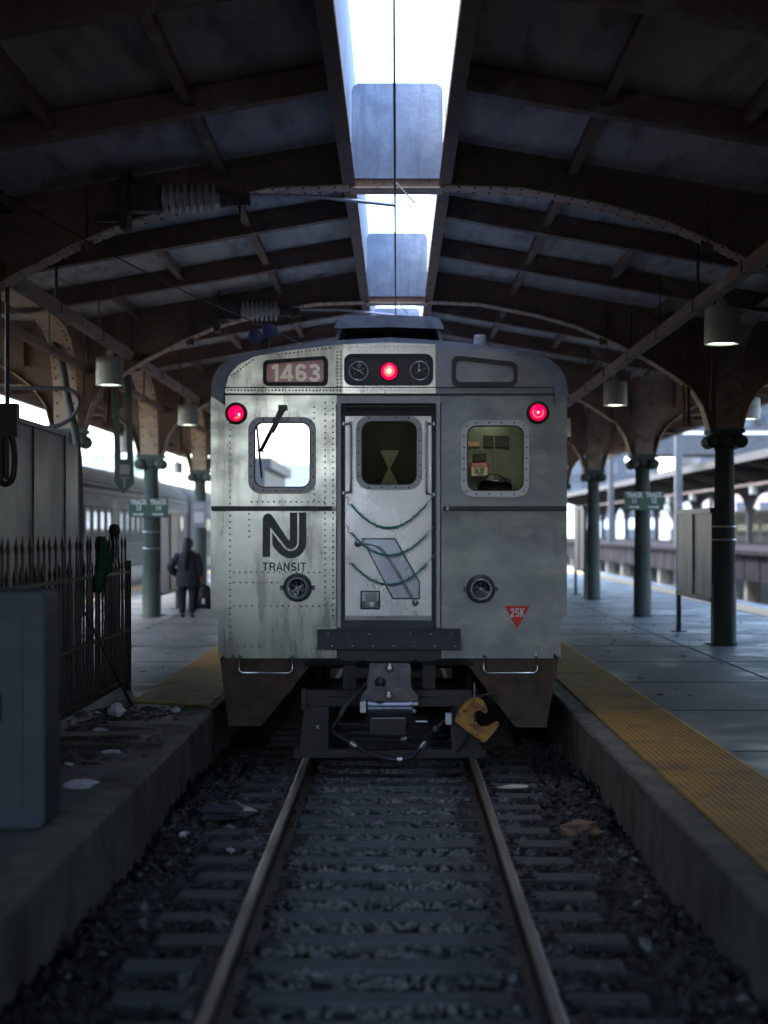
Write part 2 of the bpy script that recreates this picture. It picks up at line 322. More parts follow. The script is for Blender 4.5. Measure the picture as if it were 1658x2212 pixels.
def strokes(mb, txt, x0, x1, z0, z1, y, wgt, dep=.003):
    tot = sum(GL[c][0] for c in txt)+.10*(len(txt)-1); sx = (x1-x0)/tot; sz = z1-z0; cx = 0; j = 0
    for c in txt:
        for pl in GL[c][1]:
            P = [Vector((x0+(cx+a)*sx, z0+b*sz)) for a, b in pl]; n = len(P); Lf = []; Rt = []
            closed = (P[0]-P[-1]).length < 1e-4
            for i in range(n):
                if closed: d1 = (P[i]-P[(i-1) % (n-1)]) if i else (P[0]-P[-2]); d2 = (P[(i+1) % (n-1) if i == n-1 else i+1]-P[i])
                else: d1 = P[i]-P[max(i-1,0)]; d2 = P[min(i+1,n-1)]-P[i]
                d1 = d1.normalized() if d1.length > 1e-6 else d2.normalized(); d2 = d2.normalized() if d2.length > 1e-6 else d1
                t = (d1+d2).normalized(); nn = Vector((-t.y, t.x)); k = wgt*.5/max(.45, abs(nn.dot(Vector((-d1.y, d1.x)))))
                Lf.append(P[i]+nn*k); Rt.append(P[i]-nn*k)
            yy = y-.0004*(j % 3); j += 1
            vs = [(p.x, yy, p.y) for p in Lf]+[(p.x, yy, p.y) for p in Rt]+[(p.x, y+dep, p.y) for p in Lf]+[(p.x, y+dep, p.y) for p in Rt]
            fs = []
            for i in range(n-1): fs += [(i,i+1,n+i+1,n+i),(i,2*n+i,2*n+i+1,i+1),(n+i,n+i+1,3*n+i+1,3*n+i)]
            mb.add(vs, fs+[(0,n,3*n,2*n),(n-1,3*n-1,4*n-1,2*n-1)])
        cx += GL[c][0]+.10
    return mb

# ------------------------------------------------------------------ ground, platforms, tracks
tag(MB().box(-900, 900, -300, 1800, -1.2, -.42).build('ground', ground_m), kind='structure')
XE_L, XE_R, PT = -1.62, 1.66, .40
bed = MB()
nx, ny = 34, 90
vs = []; fs = []
for j in range(ny+1):
    for i in range(nx+1):
        x = -2.3+4.6*i/nx; y = -4+26*j/ny
        z = -.225 - .05*max(0, abs(x)-1.3) + random.uniform(-.012, .012)
        if abs(x) > 1.4: z += .05*math.sin(y*2.3+x)
        vs.append((x, y, z))
for j in range(ny):
    for i in range(nx): a = j*(nx+1)+i; fs.append((a, a+1, a+nx+2, a+nx+1))
bed.add(vs, fs, True)
tag(bed.build('track_bed', soil), kind='structure')
# platforms: slab, jagged edge beam over a dark void
def platform(name, xs, xe, sgn):
    mb = MB().box(min(xs+sgn*.30, xe), max(xs+sgn*.30, xe), -6, 130, .22, PT)
    o = mb.build(name, conc)
    tag(o, kind='structure'); return o
platform('left_platform', XE_L, -8.15, -1); platform('right_platform', XE_R, 8.25, 1)
# expansion joints as thin dark filler strips on the slab
jn = MB()
for y in [6.5+2.75*i for i in range(24)]:
    for (a, b) in ((2.60, 7.0), (-6.8, -2.55)): jn.box(a, b, y, y+.018, PT, PT+.004)
for x in (4.2, -4.2): jn.box(x, x+.02, 0, 80, PT+.0045, PT+.008)
tag(jn.build('platform', mat('joint_filler', (.07,.07,.07), None, .9)), kind='structure')
def edge_beam(xs, sgn, label):
    mb = MB(); y = -6.0; random.seed(3 if sgn > 0 else 5)
    ys = []
    while y < 60: ys.append(y); y += random.uniform(.05, .16) if y < 19 else 2
    zb = [-.03+.05*math.sin(v*1.1)+random.uniform(-.05,.045) if v < 19 else -.03 for v in ys]
    xi = xs+sgn*.3; n = len(ys); vs = []; fs = []
    for v, z in zip(ys, zb):
        ch = .012 + .012*random.random()
        vs += [(xs+sgn*ch, v, PT), (xs, v, PT-ch), (xs, v, z), (xs+sgn*.14, v, z+.02), (xs+sgn*.14, v, PT-.16), (xi, v, PT-.16), (xi, v, PT)]
    for i in range(n-1):
        for k in range(7): a = i*7; fs.append((a+k, a+(k+1)%7, a+7+(k+1)%7, a+7+k))
    mb.add(vs, fs); fs2 = [tuple(range(7)), tuple(range((n-1)*7, n*7))]; mb.add(vs, fs2)
    return tag(mb.build('platform_edge_beam', conc_edge), label, 'platform edge', 'platform edge beams')
edge_beam(XE_L, -1, 'crumbling concrete platform edge along the left of the track'); edge_beam(XE_R, 1, 'crumbling concrete platform edge along the right of the track beside the yellow strip')
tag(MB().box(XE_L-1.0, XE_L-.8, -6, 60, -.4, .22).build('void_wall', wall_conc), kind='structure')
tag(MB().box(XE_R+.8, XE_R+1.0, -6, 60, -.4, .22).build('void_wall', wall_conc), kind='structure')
i = 0
for (x, sg) in ((XE_L, -1), (XE_R, 1)):
    for y in ((8.9, 10.7, 12.6) if sg < 0 else (8.3, 10.4, 12.3)):
        mb = MB().box(-.09, .09, -.09, .09, -.02, .42, Matrix.Rotation(R(4*sg), 4, 'Y'))
        o = mb.build('support_post', conc_edge, bevel=.01, loc=(x+sg*.22, y, -.24))
        tag(o, ('left' if sg < 0 else 'right')+' side stub post under the platform edge, '+ORD[[8.9,10.7,12.6].index(y) if sg<0 else [8.3,10.4,12.3].index(y)]+' from the camera', 'post', 'stub posts under the platform edges')
# tactile strips
def tactile_strip(x0, x1, y0, y1, label, rib=True, skew=0.0):
    mb = MB(); mb.prism([(x0, y0+skew), (x1, y0), (x1, y1), (x0, y1)], PT+.004, PT+.012, 'z')
    if rib:
        n = int((x1-x0)/.042)
        for k in range(n):
            x = x0+.02+k*.042; f = (x-x0)/(x1-x0)
            mb.box(x-.008, x+.008, y0+skew*(1-f)+.02, min(y1, 42), PT+.012, PT+.018)
    return tag(mb.build('tactile_strip', tactile), label, 'tactile strip', 'yellow tactile warning strips')
tactile_strip(XE_R+.19, XE_R+.88, -4, 60, 'ribbed yellow tactile strip along the right platform edge')
tactile_strip(XE_L-.88, XE_L-.08, 15.05, 60, 'ribbed yellow tactile strip beside the train on the left platform', skew=.35)
tactile_strip(7.2, 7.85, 0, 110, 'worn yellow strip on the far side of the right platform', False)
tactile_strip(-7.75, -7.1, 0, 110, 'worn yellow strip in front of the silver coach on the left', False)
# rails
def rail(x, y0, y1, label, group='running rails of the front track'):
    t = thing('rail', label, 'rail', (x, 0, 0), group)
    pr = [(-.07,-.16),(.07,-.16),(.07,-.148),(.012,-.128),(.009,-.05),(.033,-.036),(.036,-.006),(.030,-.001),(-.030,-.001),(-.036,-.006),(-.033,-.036),(-.009,-.05),(-.012,-.128),(-.07,-.148)]
    MB().prism(pr, y0, y1).build('rail_body', rail_side, t)
    MB().prism([(-.030,-.002),(.030,-.002),(.022,.002),(-.022,.002)], y0, y1).build('rail_head', rail_top_m if abs(x) < 2 else chrome, t)
    return t
rail(-.752, -3, 60, 'left worn steel rail running under the train'); rail(.752, -3, 60, 'right worn steel rail running under the train')
# check rail strips inside, then ties
tp = thing('railroad_tie', 'x', 'railroad tie', (0, 0, -.16), 'timber ties under the rails')
MB().box(-1.28, 1.28, -.11, .11, -.17, 0).build('timber', tie_m, tp, bevel=.012)
pl = MB().box(-.15, .15, -.09, .09, 0, .014)
for (a, b) in ((-.105,-.05),(.105,.05),(-.105,.05),(.105,-.05)): pl.cyl((a,b,.0), (a,b,.045), .013, seg=6); pl.box(a-.022, a+.022, b-.018, b+.018, .04, .055)
for a in (-.09, .09): pl.box(a-.03, a+.03, -.07, .07, .012, .03)
for x in (-.752, .752):
    o = pl.build('tie_plate', iron, tp, loc=(x, 0, 0)); pl2 = pl
ties = []
for i in range(23):
    y = 13.95 - .525*i + .012*math.sin(i*5.1)
    lab = 'weathered timber tie across the track, %s in front of the train bumper' % (ORD[i] if i < 25 else 'last')
    if i == 0: o = tp; o.location = (0.01, y, -.16); o['label'] = lab
    else: o = copy_tree(tp, None, (random.uniform(-.09, .09), y+random.uniform(-.03,.03), -.16+random.uniform(-.010, .004)), lab, random.uniform(-.022, .022))
for i in range(8):
    y = 14.475+.525*i
    copy_tree(tp, None, (random.uniform(-.03, .03), y, -.16), 'dark timber tie in the shadow under the train, %s behind the bumper' % ORD[i], 0)
# ballast
def ballast():
    mb = MB(); md = MB(); random.seed(11)
    base = [(1,0,0),(-1,0,0),(0,1,0),(0,-1,0),(0,0,1),(0,0,-1)]
    F = [(0,2,4),(2,1,4),(1,3,4),(3,0,4),(2,0,5),(1,2,5),(3,1,5),(0,3,5)]
    def st(x, y, z, r, mb):
        M = Matrix.Rotation(random.uniform(0,6.3), 3, 'Z') @ Matrix.Rotation(random.uniform(0,6.3), 3, 'X')
        s = Vector((random.uniform(.7,1.3), random.uniform(.55,1.1), random.uniform(.4,.8)))*r
        vs = [M @ Vector((b[0]*s.x*random.uniform(.8,1.2)+random.uniform(-.3,.3)*r, b[1]*s.y+random.uniform(-.3,.3)*r, b[2]*s.z)) + Vector((x,y,z)) for b in base]
        mb.add(vs, F)
    for _ in range(19000):
        y = 5.2 + 11.5*random.random()**.9; x = random.uniform(-2.2, 2.2)
        ph = ((13.95-y) % .525); ontie = (ph < .105 or ph > .42)
        if abs(x) < 1.3 and ontie: continue
        if abs(abs(x)-.752) < .09: continue
        z = (-.185 if abs(x) < 1.45 else -.205)-.05*max(0, abs(x)-1.3)
        if abs(x) > 1.35: z += .05*math.sin(y*2.3+x)+random.uniform(0,.03)
        st(x, y, z+random.uniform(-.012,.016), random.uniform(.018,.042), mb if abs(x) < 1.0 or random.random() < .06 else md)
    tag(md.build('ballast', stone_dark), 'dirty dark ballast on the shoulders outside the rails', 'ballast', kind='stuff')
    return tag(mb.build('ballast', stone), 'grey crushed stone ballast between the ties and beside the rails', 'ballast', kind='stuff')
ballast()

# ------------------------------------------------------------------ the train (drawn at the scale of its face: 239.9 units = 1 m)
FY = 14.4
def U(x): return (x-840.4)/239.9
def W(y): return CZ-(y-1148)/239.9
def uw(pts): return [(U(a), W(b)) for a, b in pts]
def prr(x0, y0, x1, y1, r): return uw(rr(x0, y0, x1, y1, r))
T = thing('passenger_train', 'stainless steel commuter train standing on the centre track, car 1463, red lights lit', 'train', (0, FY, 0))
def TP(mb, name, m, parent=None, bevel=0.0):
    p = parent or T
    off = Vector((0, FY, 0)); mb.v = [(a, b-FY, c) for a, b, c in mb.v]
    return mb.build(name, m, p, bevel)
roofL = [(454,855),(456,828),(462,808),(471,794),(482,783),(494,774),(532,760.5),(581,751.5),(650,742),(715,735),(840,728)]
roofR = [(1681-a, b+1) for a, b in reversed(roofL[:-1])]
inner = [(486,855),(486,840),(493,814),(503,800),(514.5,788.6),(548,770.6),(617,758),(716.8,746)]
# shell: sides and roof as thick ribbons along the car
def ribbon(mb, line, dx, y0, y1):
    """outer line of points, each moved towards the car centre for the inside"""
    c = Vector((0, 2.2)); A = [Vector(p) for p in line]; B = [p+(c-p).normalized()*dx for p in A]; n = len(A)
    vs = [(p.x, y0, p.y) for p in A]+[(p.x, y0, p.y) for p in B]+[(p.x, y1, p.y) for p in A]+[(p.x, y1, p.y) for p in B]
    fs = []
    for i in range(n-1):
        fs += [(i,i+1,n+i+1,n+i),(2*n+i,3*n+i,3*n+i+1,2*n+i+1),(i,2*n+i,2*n+i+1,i+1),(n+i,n+i+1,3*n+i+1,3*n+i)]
    fs += [(0,n,3*n,2*n),(n-1,3*n-1,4*n-1,2*n-1)]
    mb.add(vs, fs)
sideL = uw([(470,1422),(470,1341),(454,1332),(454,855)]); sideR = uw([(1211,1422),(1211,1338),(1224.5,1330),(1224.5,856)])
m = MB(); ribbon(m, sideL, .16, FY+.03, 40); sw = TP(m, 'side_wall', steel)
m = MB(); ribbon(m, sideR, .16, FY+.03, 40); sw2 = TP(m, 'side_wall', steel_dull)
m = MB(); ribbon(m, uw(roofL)+uw(roofR), .14, FY+.025, 40); 
for k in range(26):      # seam corrugation on the roof
    pass
rf = TP(m, 'roof', roof_paint)
m = MB()
for (sx, sg) in ((U(454), -1), (U(1224.5), 1)):      # fluted side sheets
    for k in range(9):
        z = 1.30+.075*k; m.box(min(sx, sx+sg*.012), max(sx, sx+sg*.012), FY+1.2, 40, z, z+.035)
TP(m, 'side_fluting', coach)
TP(MB().box(U(470), U(1211), FY+.1, 40, .95, 1.05), 'floor', dark_metal)
TP(MB().box(U(470), U(1211), 39.9, 40, 1.05, 3.3), 'end_wall', steel_dull)

rivet_m = mat('rivet_grime', (.14,.125,.11), (.09,.08,.07), .5, .4, 30)
def rivrow(mb, x0, y0, x1, y1, n, r=.0105, Y=FY):
    mb.mi_(1)
    for k in range(n):
        t = k/(n-1) if n > 1 else 0
        mb.dome((U(x0+(x1-x0)*t), Y, W(y0+(y1-y0)*t)), r*.8, (0,-1,0), r*.5, 6)
    mb.mi_(0)
LW = prr(548.3, 911.5, 670.6, 1053.6, 20); RW = prr(1008, 919, 1131, 1061, 20)
# left front sheet
m = MB().plate(uw([(486,1422),(727,1422),(727,854)]+[(486,854)]), [LW], FY, FY+.05)
for xx in (496.5,): rivrow(m, xx, 915, xx, 1380, 36)
for xx in (702, 719): rivrow(m, xx, 870, xx, 1088, 18); rivrow(m, xx, 1108, xx, 1330, 19)
rivrow(m, 543, 1084, 700, 1084, 14); rivrow(m, 505, 1236, 690, 1236, 16); rivrow(m, 505, 1309, 715, 1309, 17); rivrow(m, 505,1258,600,1258,8)
rivrow(m, 538, 1110, 538, 1160, 5); rivrow(m, 678, 880, 678, 1080, 18); rivrow(m, 497, 1396, 560, 1396, 5)
fpl = TP(m, 'front_panel', [steel, rivet_m])
m = MB().plate(uw([(953,1422),(1195,1422),(1195,854),(953,854)]), [RW], FY, FY+.05)
rivrow(m, 1187, 930, 1187, 1400, 30, .005)
TP(m, 'front_panel', [steel_dull, rivet_m])['label'] = 'duller scuffed grey front panel with patches of scrubbed off paint'
# upper panels
m = MB().plate(uw([(486,850),(740,850),(740,744.5)]+list(reversed(inner[1:]))), [], FY+.004, FY+.05)
rivrow(m, 492, 843, 735, 843, 34); rivrow(m, 492, 838, 735, 838, 30, .006); rivrow(m, 600, 766, 712, 752, 14); rivrow(m, 728, 760, 728, 835, 11); rivrow(m,736,760,736,835,11)
rivrow(m, 500, 812, 545, 778, 8)
TP(m, 'upper_panel', [steel, rivet_m])
m = MB().plate(uw([(740,850),(940,850),(940,744),(840,740),(740,744)]), [], FY-.004, FY+.046)
rivrow(m, 760, 749, 930, 749, 18); rivrow(m, 748, 843, 934, 843, 26); 
TP(m, 'centre_panel', [steel_polish, rivet_m])
m = MB().plate(uw([(940,850),(1195,850)]+[(1681-a, b+1) for a, b in inner[1:]]+[(940,744.5)]), [], FY+.004, FY+.05)
rivrow(m, 950, 843, 1190, 843, 30, .005); TP(m, 'upper_panel', [steel_dull, rivet_m])
TP(MB().box(U(486), U(1195), FY-.012, FY+.04, W(854.2), W(850)).box(U(486), U(1195), FY-.007, FY+.02, W(838), W(836)), 'belt_moulding', dark_metal, bevel=.002)
# header over the door and door posts
m = MB().box(U(727), U(953), FY-.004, FY+.06, W(872), W(854.2)); TP(m, 'door_header', frame_metal, bevel=.004)
for (a, b) in ((727,737),(941,951)):
    m = MB().box(U(a), U(b), FY-.022, FY+.22, W(1356), W(871)); m.box(U(a)-.006, U(a)+.004, FY-.01, FY+.02, W(1356), W(871))
    TP(m, 'door_post', frame_metal, bevel=.006)
TP(MB().box(U(737), U(941), FY+.05, FY+.25, W(1357), W(1342)).box(U(727), U(953), FY-.01, FY+.05, W(1360), W(1354)), 'door_sill', dark_metal)
# horizontal guard strips
for (a, b, e) in ((457,724,718), (957,1223,963)):
    m = MB().box(U(a), U(b), FY-.035, FY, W(1103.5), W(1093.5)); m.mi_(1).box(U(min(e, e)), U(e+6), FY-.04, FY-.03, W(1103), W(1094))
    TP(m, 'guard_strip', [dark_metal, galv], bevel=.006)
# door
D = TP(MB().plate(uw([(743,1331),(933,1331),(933,878),(743,878)]), [prr(779.5, 907.6, 900.6, 1047, 22), prr(780,1279.5,818,1315,1), uw([(782,1164),(852,1164),(905,1258),(905,1293),(848,1293)])], FY+.10, FY+.14), 'door', steel_door)
def DP(mb, name, m, bevel=0.0): return TP(mb, name, m, D, bevel)
DP(MB().plate(prr(768, 896, 912, 1057.5, 30), [prr(779.5, 907.6, 900.6, 1047, 22)], FY+.088, FY+.105), 'window_frame', frame_metal, .003)
m = MB()
for k in range(5):
    for xx in (773.7, 906.5): m.dome((U(xx), FY+.088, W(925+26*k)), .008)
for k in range(4):
    for yy in (901.5, 1052.5): m.dome((U(796+29*k), FY+.088, W(yy)), .008)
DP(m, 'screws', dark_metal)
DP(MB().plate(prr(779, 907, 901, 1047.5, 22), [prr(782, 910, 898.5, 1045, 20)], FY+.095, FY+.12), 'window_gasket', rubber)
DP(MB().box(U(779), U(901), FY+.112, FY+.118, W(1048), W(907)), 'window_pane', win_glass)
m = MB().box(U(744), U(932), FY+.085, FY+.10, W(1341), W(1331))
for k in range(12): m.dome((U(752+16*k), FY+.085, W(1336)), .005)
DP(m, 'kick_strip', steel_dull)
DP(MB().box(U(743), U(933), FY+.075, FY+.098, W(897), W(879)).cyl((U(822), FY+.075, W(887)), (U(822), FY+.05, W(887)), .014), 'door_stop', iron)
TP(MB().box(U(737), U(941), FY+.09, FY+.2, W(879), W(870)).box(U(737), U(744.5), FY+.09, FY+.12, W(1342), W(879)).box(U(932), U(941), FY+.09, FY+.12, W(1342), W(879)), 'door_surround', dark_metal)
DP(MB().box(U(775), U(912), FY+.135, FY+.155, W(1300), W(1160)).plate(uw([(782,1164),(852,1164),(905,1258),(905,1293),(848,1293)]), [uw([(784.5,1166),(850.5,1166),(902.5,1258.6),(902.5,1290.5),(850,1290.5)])], FY+.098, FY+.134), 'recess_panel', mat('recess_steel', (.42,.44,.52), (.30,.31,.38), .18, .9, 3, .05, 6, (1,1,.5), .3))
DP(MB().plate(uw([(779.5,1162.5),(853.5,1162.5),(907,1257.5),(907,1295.5),(847,1295.5)]), [uw([(783,1165),(851.5,1165),(904,1258.3),(904,1292),(849,1292)])], FY+.096, FY+.11).plate(prr(777.5,1277,820.5,1317.5,2), [prr(780.5,1280,817.5,1314.5,1)], FY+.096, FY+.11), 'panel_seam', rubber)
DP(MB().box(U(778), U(820), FY+.18, FY+.2, W(1317), W(1277)).box(U(786.5), U(813), FY+.13, FY+.18, W(1312), W(1283)), 'latch_box', steel_dull)
DP(MB().box(U(796), U(808), FY+.105, FY+.13, W(1313), W(1303)), 'latch', chrome, .003)
rod = catmull([(U(772),FY+.085,W(1174.5)),(U(790),FY+.075,W(1174)),(U(808),FY+.07,W(1178)),(U(826),FY+.07,W(1190)),(U(845),FY+.07,W(1216)),(U(870),FY+.07,W(1258)),(U(896),FY+.08,W(1302))], 6)
m = MB().tube(rod, .011, 8); m.lathe((U(772),FY+.095,W(1174.5)), [(.001,-.035),(.03,-.03),(.033,-.01),(.033,.005)], 14, 'y'); m.lathe((U(897),FY+.095,W(1303)), [(.001,-.03),(.026,-.028),(.03,.005)], 14, 'y')
DP(m, 'latch_rod', galv)
# grab rails beside the door
for (xa, xb, za, zb) in ((741,757,914,1063),(937,921,914,1066)):
    pts = [(U(xa),FY+.04,W(za+2)),(U(xb+(2 if xb<xa else -2)),FY+.03,W(za)),(U(xb),FY+.02,W(za+10)),(U(xb),FY+.02,W(zb-12)),(U(xb+(2 if xb<xa else -2)),FY+.03,W(zb-2)),(U(xa),FY+.04,W(zb+2))]
    TP(MB().tube(catmull(pts, 4), .0085, 8).box(U(xa)-.010, U(xa)+.010, FY+.02, FY+.05, W(zb+5), W(zb-1)).box(U(xa)-.008, U(xa)+.008, FY+.02, FY+.05, W(za+5), W(za-3)), 'door_handrail', galv)
# three safety ropes with wire hooks
for (zl, zr, low) in ((1073,1069,1140),(1134,1135,1199),(1199,1198,1262)):
    yy = FY-.035; Mx = []
    x0, x1 = 759, 921; zs, ze = zl+18, zr+20
    N = 90; s1 = []; s2 = []
    for k in range(N+1):
        t = k/N; x = x0+(x1-x0)*t; zb = zs*(1-t)+ze*t + (low-(zs+ze)/2)*(1-(2*t-1)**2)
        a = t*70; c = Vector((U(x), yy, W(zb)))
        s1.append(c+Vector((0, math.cos(a), math.sin(a)))*.0065); s2.append(c-Vector((0, math.cos(a), math.sin(a)))*.0065)
    rp = TP(MB().tube(s1, .0075, 6).mi_(1).tube(s2, .0055, 6), 'safety_rope', [rope_g, rope_w])
    for (hx, hz, ex, ez) in ((743, zl, x0, zs), (936, zr, x1, ze)):
        pts = []
        for k in range(15):
            t = k/14; x = hx+(ex-hx)*t; z = hz+(ez-hz)*t; o = 4.5*math.sin(t*6.28*1.0)
            pts.append((U(x+o*.8), yy+.02*(1-t), W(z-o*.6)))
        TP(MB().tube(pts, .0032, 6).lathe((U(ex), yy, W(ez-2)), [(.004,-.004),(.009,-.003),(.009,.003),(.004,.004)], 8, 'y'), 'hook', galv, rp)
# windows
def window(x0, y0, x1, y1, ix0, iy0, ix1, iy1, pane, frame_mat, riv):
    wf = TP(MB().plate(prr(x0, y0, x1, y1, 27), [prr(ix0, iy0, ix1, iy1, 20)], FY-.014, FY+.01), 'window_frame', frame_mat, bevel=.004)
    m = MB()
    cx, cy = (x0+ix0)/2, (y0+iy0)/2; ex, ey = (x1+ix1)/2, (y1+iy1)/2
    for k in range(5):
        for a in (cx, ex): m.dome((U(a), FY-.014, W(cy+30+(ey-cy-60)*k/4)), .0085)
    for k in range(4):
        for b in (cy, ey): m.dome((U(cx+27+(ex-cx-54)*k/3), FY-.014, W(b)), .0085)
    for (a, b) in ((cx+6,cy+6),(ex-6,cy+6),(cx+6,ey-6),(ex-6,ey-6)): m.dome((U(a), FY-.014, W(b)), .0085)
    TP(m, 'screws', dark_metal, wf)
    TP(MB().plate(prr(ix0-1, iy0-1, ix1+1, iy1+1, 20), [prr(ix0+2.5, iy0+2.5, ix1-2.5, iy1-2.5, 18)], FY-.006, FY+.03), 'gasket', rubber, wf)
    TP(MB().plate(prr(ix0-1, iy0-1, ix1+1, iy1+1, 20), [], FY+.016, FY+.022), 'window_pane', pane, wf)
window(536,901,682,1066.5, 548.3,911.5,670.6,1053.6, win_mirror, frame_metal, 0)
window(995,907.6,1142.6,1074, 1008,919,1131,1061, win_glass, mat('pale_frame', (.46,.45,.49), (.38,.37,.4), .4, .6, 9), 0)
# wiper
m = MB().tube([(U(610),FY-.06,W(881)),(U(562),FY-.05,W(974))], .009, 6).tube([(U(604),FY-.06,W(884)),(U(557),FY-.05,W(975))], .004, 6).tube([(U(616),FY-.06,W(882)),(U(568),FY-.05,W(974))], .004, 6)
m.box(U(602), U(620), FY-.075, FY, W(886), W(876)); m.tube([(U(556),FY-.05,W(974)),(U(569),FY-.05,W(974))], .006, 6)
m.prism(uw([(604,884),(616,882),(592,930),(583,936)]), FY-.066, FY-.05)
wp = TP(m, 'wiper', black_plastic)
TP(MB().box(-.004, .004, -.008, .012, -.24, .24).build and MB().tube([(U(554),FY-.03,W(919)),(U(564.5),FY-.03,W(1032))], .0055, 6), 'wiper_blade', rubber, wp)
# number boards
def board(outer, inn, name, face_m, rim_m, rim_t):
    b = TP(MB().plate(outer, [inn], FY-.03, FY+.01), name, rim_m, bevel=.006)
    TP(MB().plate(inn, [], FY-.004+rim_t, FY+.008+rim_t), 'board_face', face_m, b); return b
def quadr(x0, x1, yl, yr, yb, r):
    pts = rr(x0, yl, x1, yb, r)
    out = []
    for (a, b) in pts:
        t = (a-x0)/(x1-x0); top = yl+(yr-yl)*t; out.append((a, top+(b-yl)*(yb-top)/(yb-yl)))
    return uw(out)
nb = board(quadr(568,708,779,769,834,11), quadr(576,699.5,787,777,826,6), 'number_board', pink_board, rubber, 0)
TP(strokes(MB(), '1463', U(586), U(691), W(824), W(787), FY-.010, .030), 'car_number', digit_m, nb)
board(quadr(975,1117,768,783,835,16), quadr(984,1108,778,792,826,11), 'number_board', steel_dull, black_plastic, 0)['label'] = 'blank number board with a grey face'
# top light cluster
lb = TP(MB().plate(prr(743,765,935,833,17), [prr(748,770,930,828,14)], FY-.03, FY+.01), 'light_box', rubber, bevel=.006)
TP(MB().plate(prr(747,769,931,829,15), [], FY-.008, FY+.0), 'box_backing', mat('box_back', (.03,.025,.035), (.05,.03,.045), .35, .2, 8), lb)
def seal_beam(cx, cy, r, Y, parent, name='headlight'):
    x, z = U(cx), W(cy); rm = r/239.9
    h = TP(MB().lathe((x, Y, z), [(rm*.86,-.012),(rm*.94,-.02),(rm,-.014),(rm,.01)], 28, 'y', cap=False), name, galv if name == 'headlight' else dark_metal, parent)
    h.data.polygons[0].use_smooth = True
    m = MB(); pr = [(rm*.87,-.008),(rm*.75,.012),(rm*.5,.03),(rm*.25,.04),(.004,.044)]
    seg = 28; vs = []
    for (q, yy) in pr:
        for k in range(seg): a = 2*math.pi*k/seg; vs.append((x+q*math.cos(a), Y+yy*.9-.004, z+q*math.sin(a)))
    m.add(vs, [(i*seg+k, i*seg+(k+1)%seg, (i+1)*seg+(k+1)%seg, (i+1)*seg+k) for i in range(4) for k in range(seg)], True)
    TP(m, 'reflector', reflector, h)
    m = MB().sphere((x, Y-.004, z), rm*.16, 8, 6); m.cyl((x-.004, Y-.006, z), (x-.006, Y-.006, z+rm*.66), .004, .011, 6)
    for a in (25, 150, 215, 330): m.cyl((x, Y-.005, z), (x+rm*.7*math.cos(R(a)), Y-.005, z+rm*.7*math.sin(R(a))), .003, .003, 5)  # chrome spokes shaped as star glints around the bulb
    TP(m, 'bulb', chrome, h)
    TP(MB().lathe((x, Y, z), [(rm*.87,-.010),(rm*.6,-.020),(rm*.3,-.026),(.002,-.028)], 24, 'y', cap=False), 'lens', lens_glass, h)
    return h
seal_beam(774, 802, 21.5, FY-.008, lb); seal_beam(906, 801.5, 21.5, FY-.008, lb)
def red_lamp(cx, cy, r_out, r_red, r_core, Y, parent, rim, name):
    x, z = U(cx), W(cy); k = 1/239.9
    h = TP(MB().lathe((x, Y, z), [(r_red*k*.95,-.03),(r_out*k*.97,-.034),(r_out*k,-.02),(r_out*k,.01)], 28, 'y', cap=False), name, rim, parent)
    lm = MB().lathe((x, Y, z), [(r_red*k,-.022),(r_red*k*.84,-.031)], 24, 'y', cap=False)
    TP(lm, 'lens_rim', red_dim, h)
    TP(MB().lathe((x, Y, z), [(r_red*k*.84,-.031),(r_red*k*.6,-.038),(r_red*k*.3,-.043),(.002,-.044)], 24, 'y'), 'red_lens', red_glow, h)
    if not r_core:
        ring = [(x+.55*r_red*k*math.cos(R(a)), Y-.040, z+.55*r_red*k*math.sin(R(a))) for a in (range(150, 400, 10) if cx > 800 else range(255, 330, 10))]
        TP(MB().tube(ring, .006 if cx > 800 else .010, 6), 'lens_glint_ring', red_core, h)  # glowing arc imitates orange reflections inside the lens
        TP(MB().sphere((x+(.0 if cx > 800 else .03), Y-.045, z-(.0 if cx > 800 else .012)), .011, 8, 6), 'filament', red_hot, h)
    if r_core: TP(MB().lathe((x, Y, z), [(r_core*k*.5,-.049),(r_core*k*.3,-.056),(.002,-.058)], 14, 'y'), 'filament', red_hot, h)
    if r_core: TP(MB().lathe((x, Y, z), [(r_core*k,-.042),(r_core*k*.7,-.049),(.002,-.052)], 16, 'y'), 'bulb', red_core, h)
    return h
red_lamp(840, 803, 21, 20, 12, FY+.0, lb, dark_metal, 'tail_light')
red_lamp(510, 893.5, 24, 18.7, 0, FY+.0, None, rubber, 'marker_light'); red_lamp(1161, 891.5, 24.5, 19.5, 0, FY+.0, None, rubber, 'marker_light')
for (cx, cy) in ((514, 897), (1161, 892)):
    pass
# lower headlights in round housings
for (cx, cy) in ((642.5,1269),(1037.6,1272)):
    x, z = U(cx), W(cy)
    m = MB().lathe((x, FY, z), [(.092,-.075),(.10,-.085),(.118,-.08),(.127,-.05),(.13,0)], 32, 'y', cap=False)
    for a in (70, 190, 310): m.dome((x+.110*math.cos(R(a)), FY-.082, z+.110*math.sin(R(a))), .008)
    for s_ in (-1, 1): m.box(x+s_*.135-.02, x+s_*.135+.02, FY-.04, FY, z-.02, z+.02)
    h = TP(m, 'headlight_housing', mat('housing_grey', (.10,.10,.12), (.07,.07,.085), .4, .4, 9))
    seal_beam(cx, cy, 22.5, FY-.072, h)
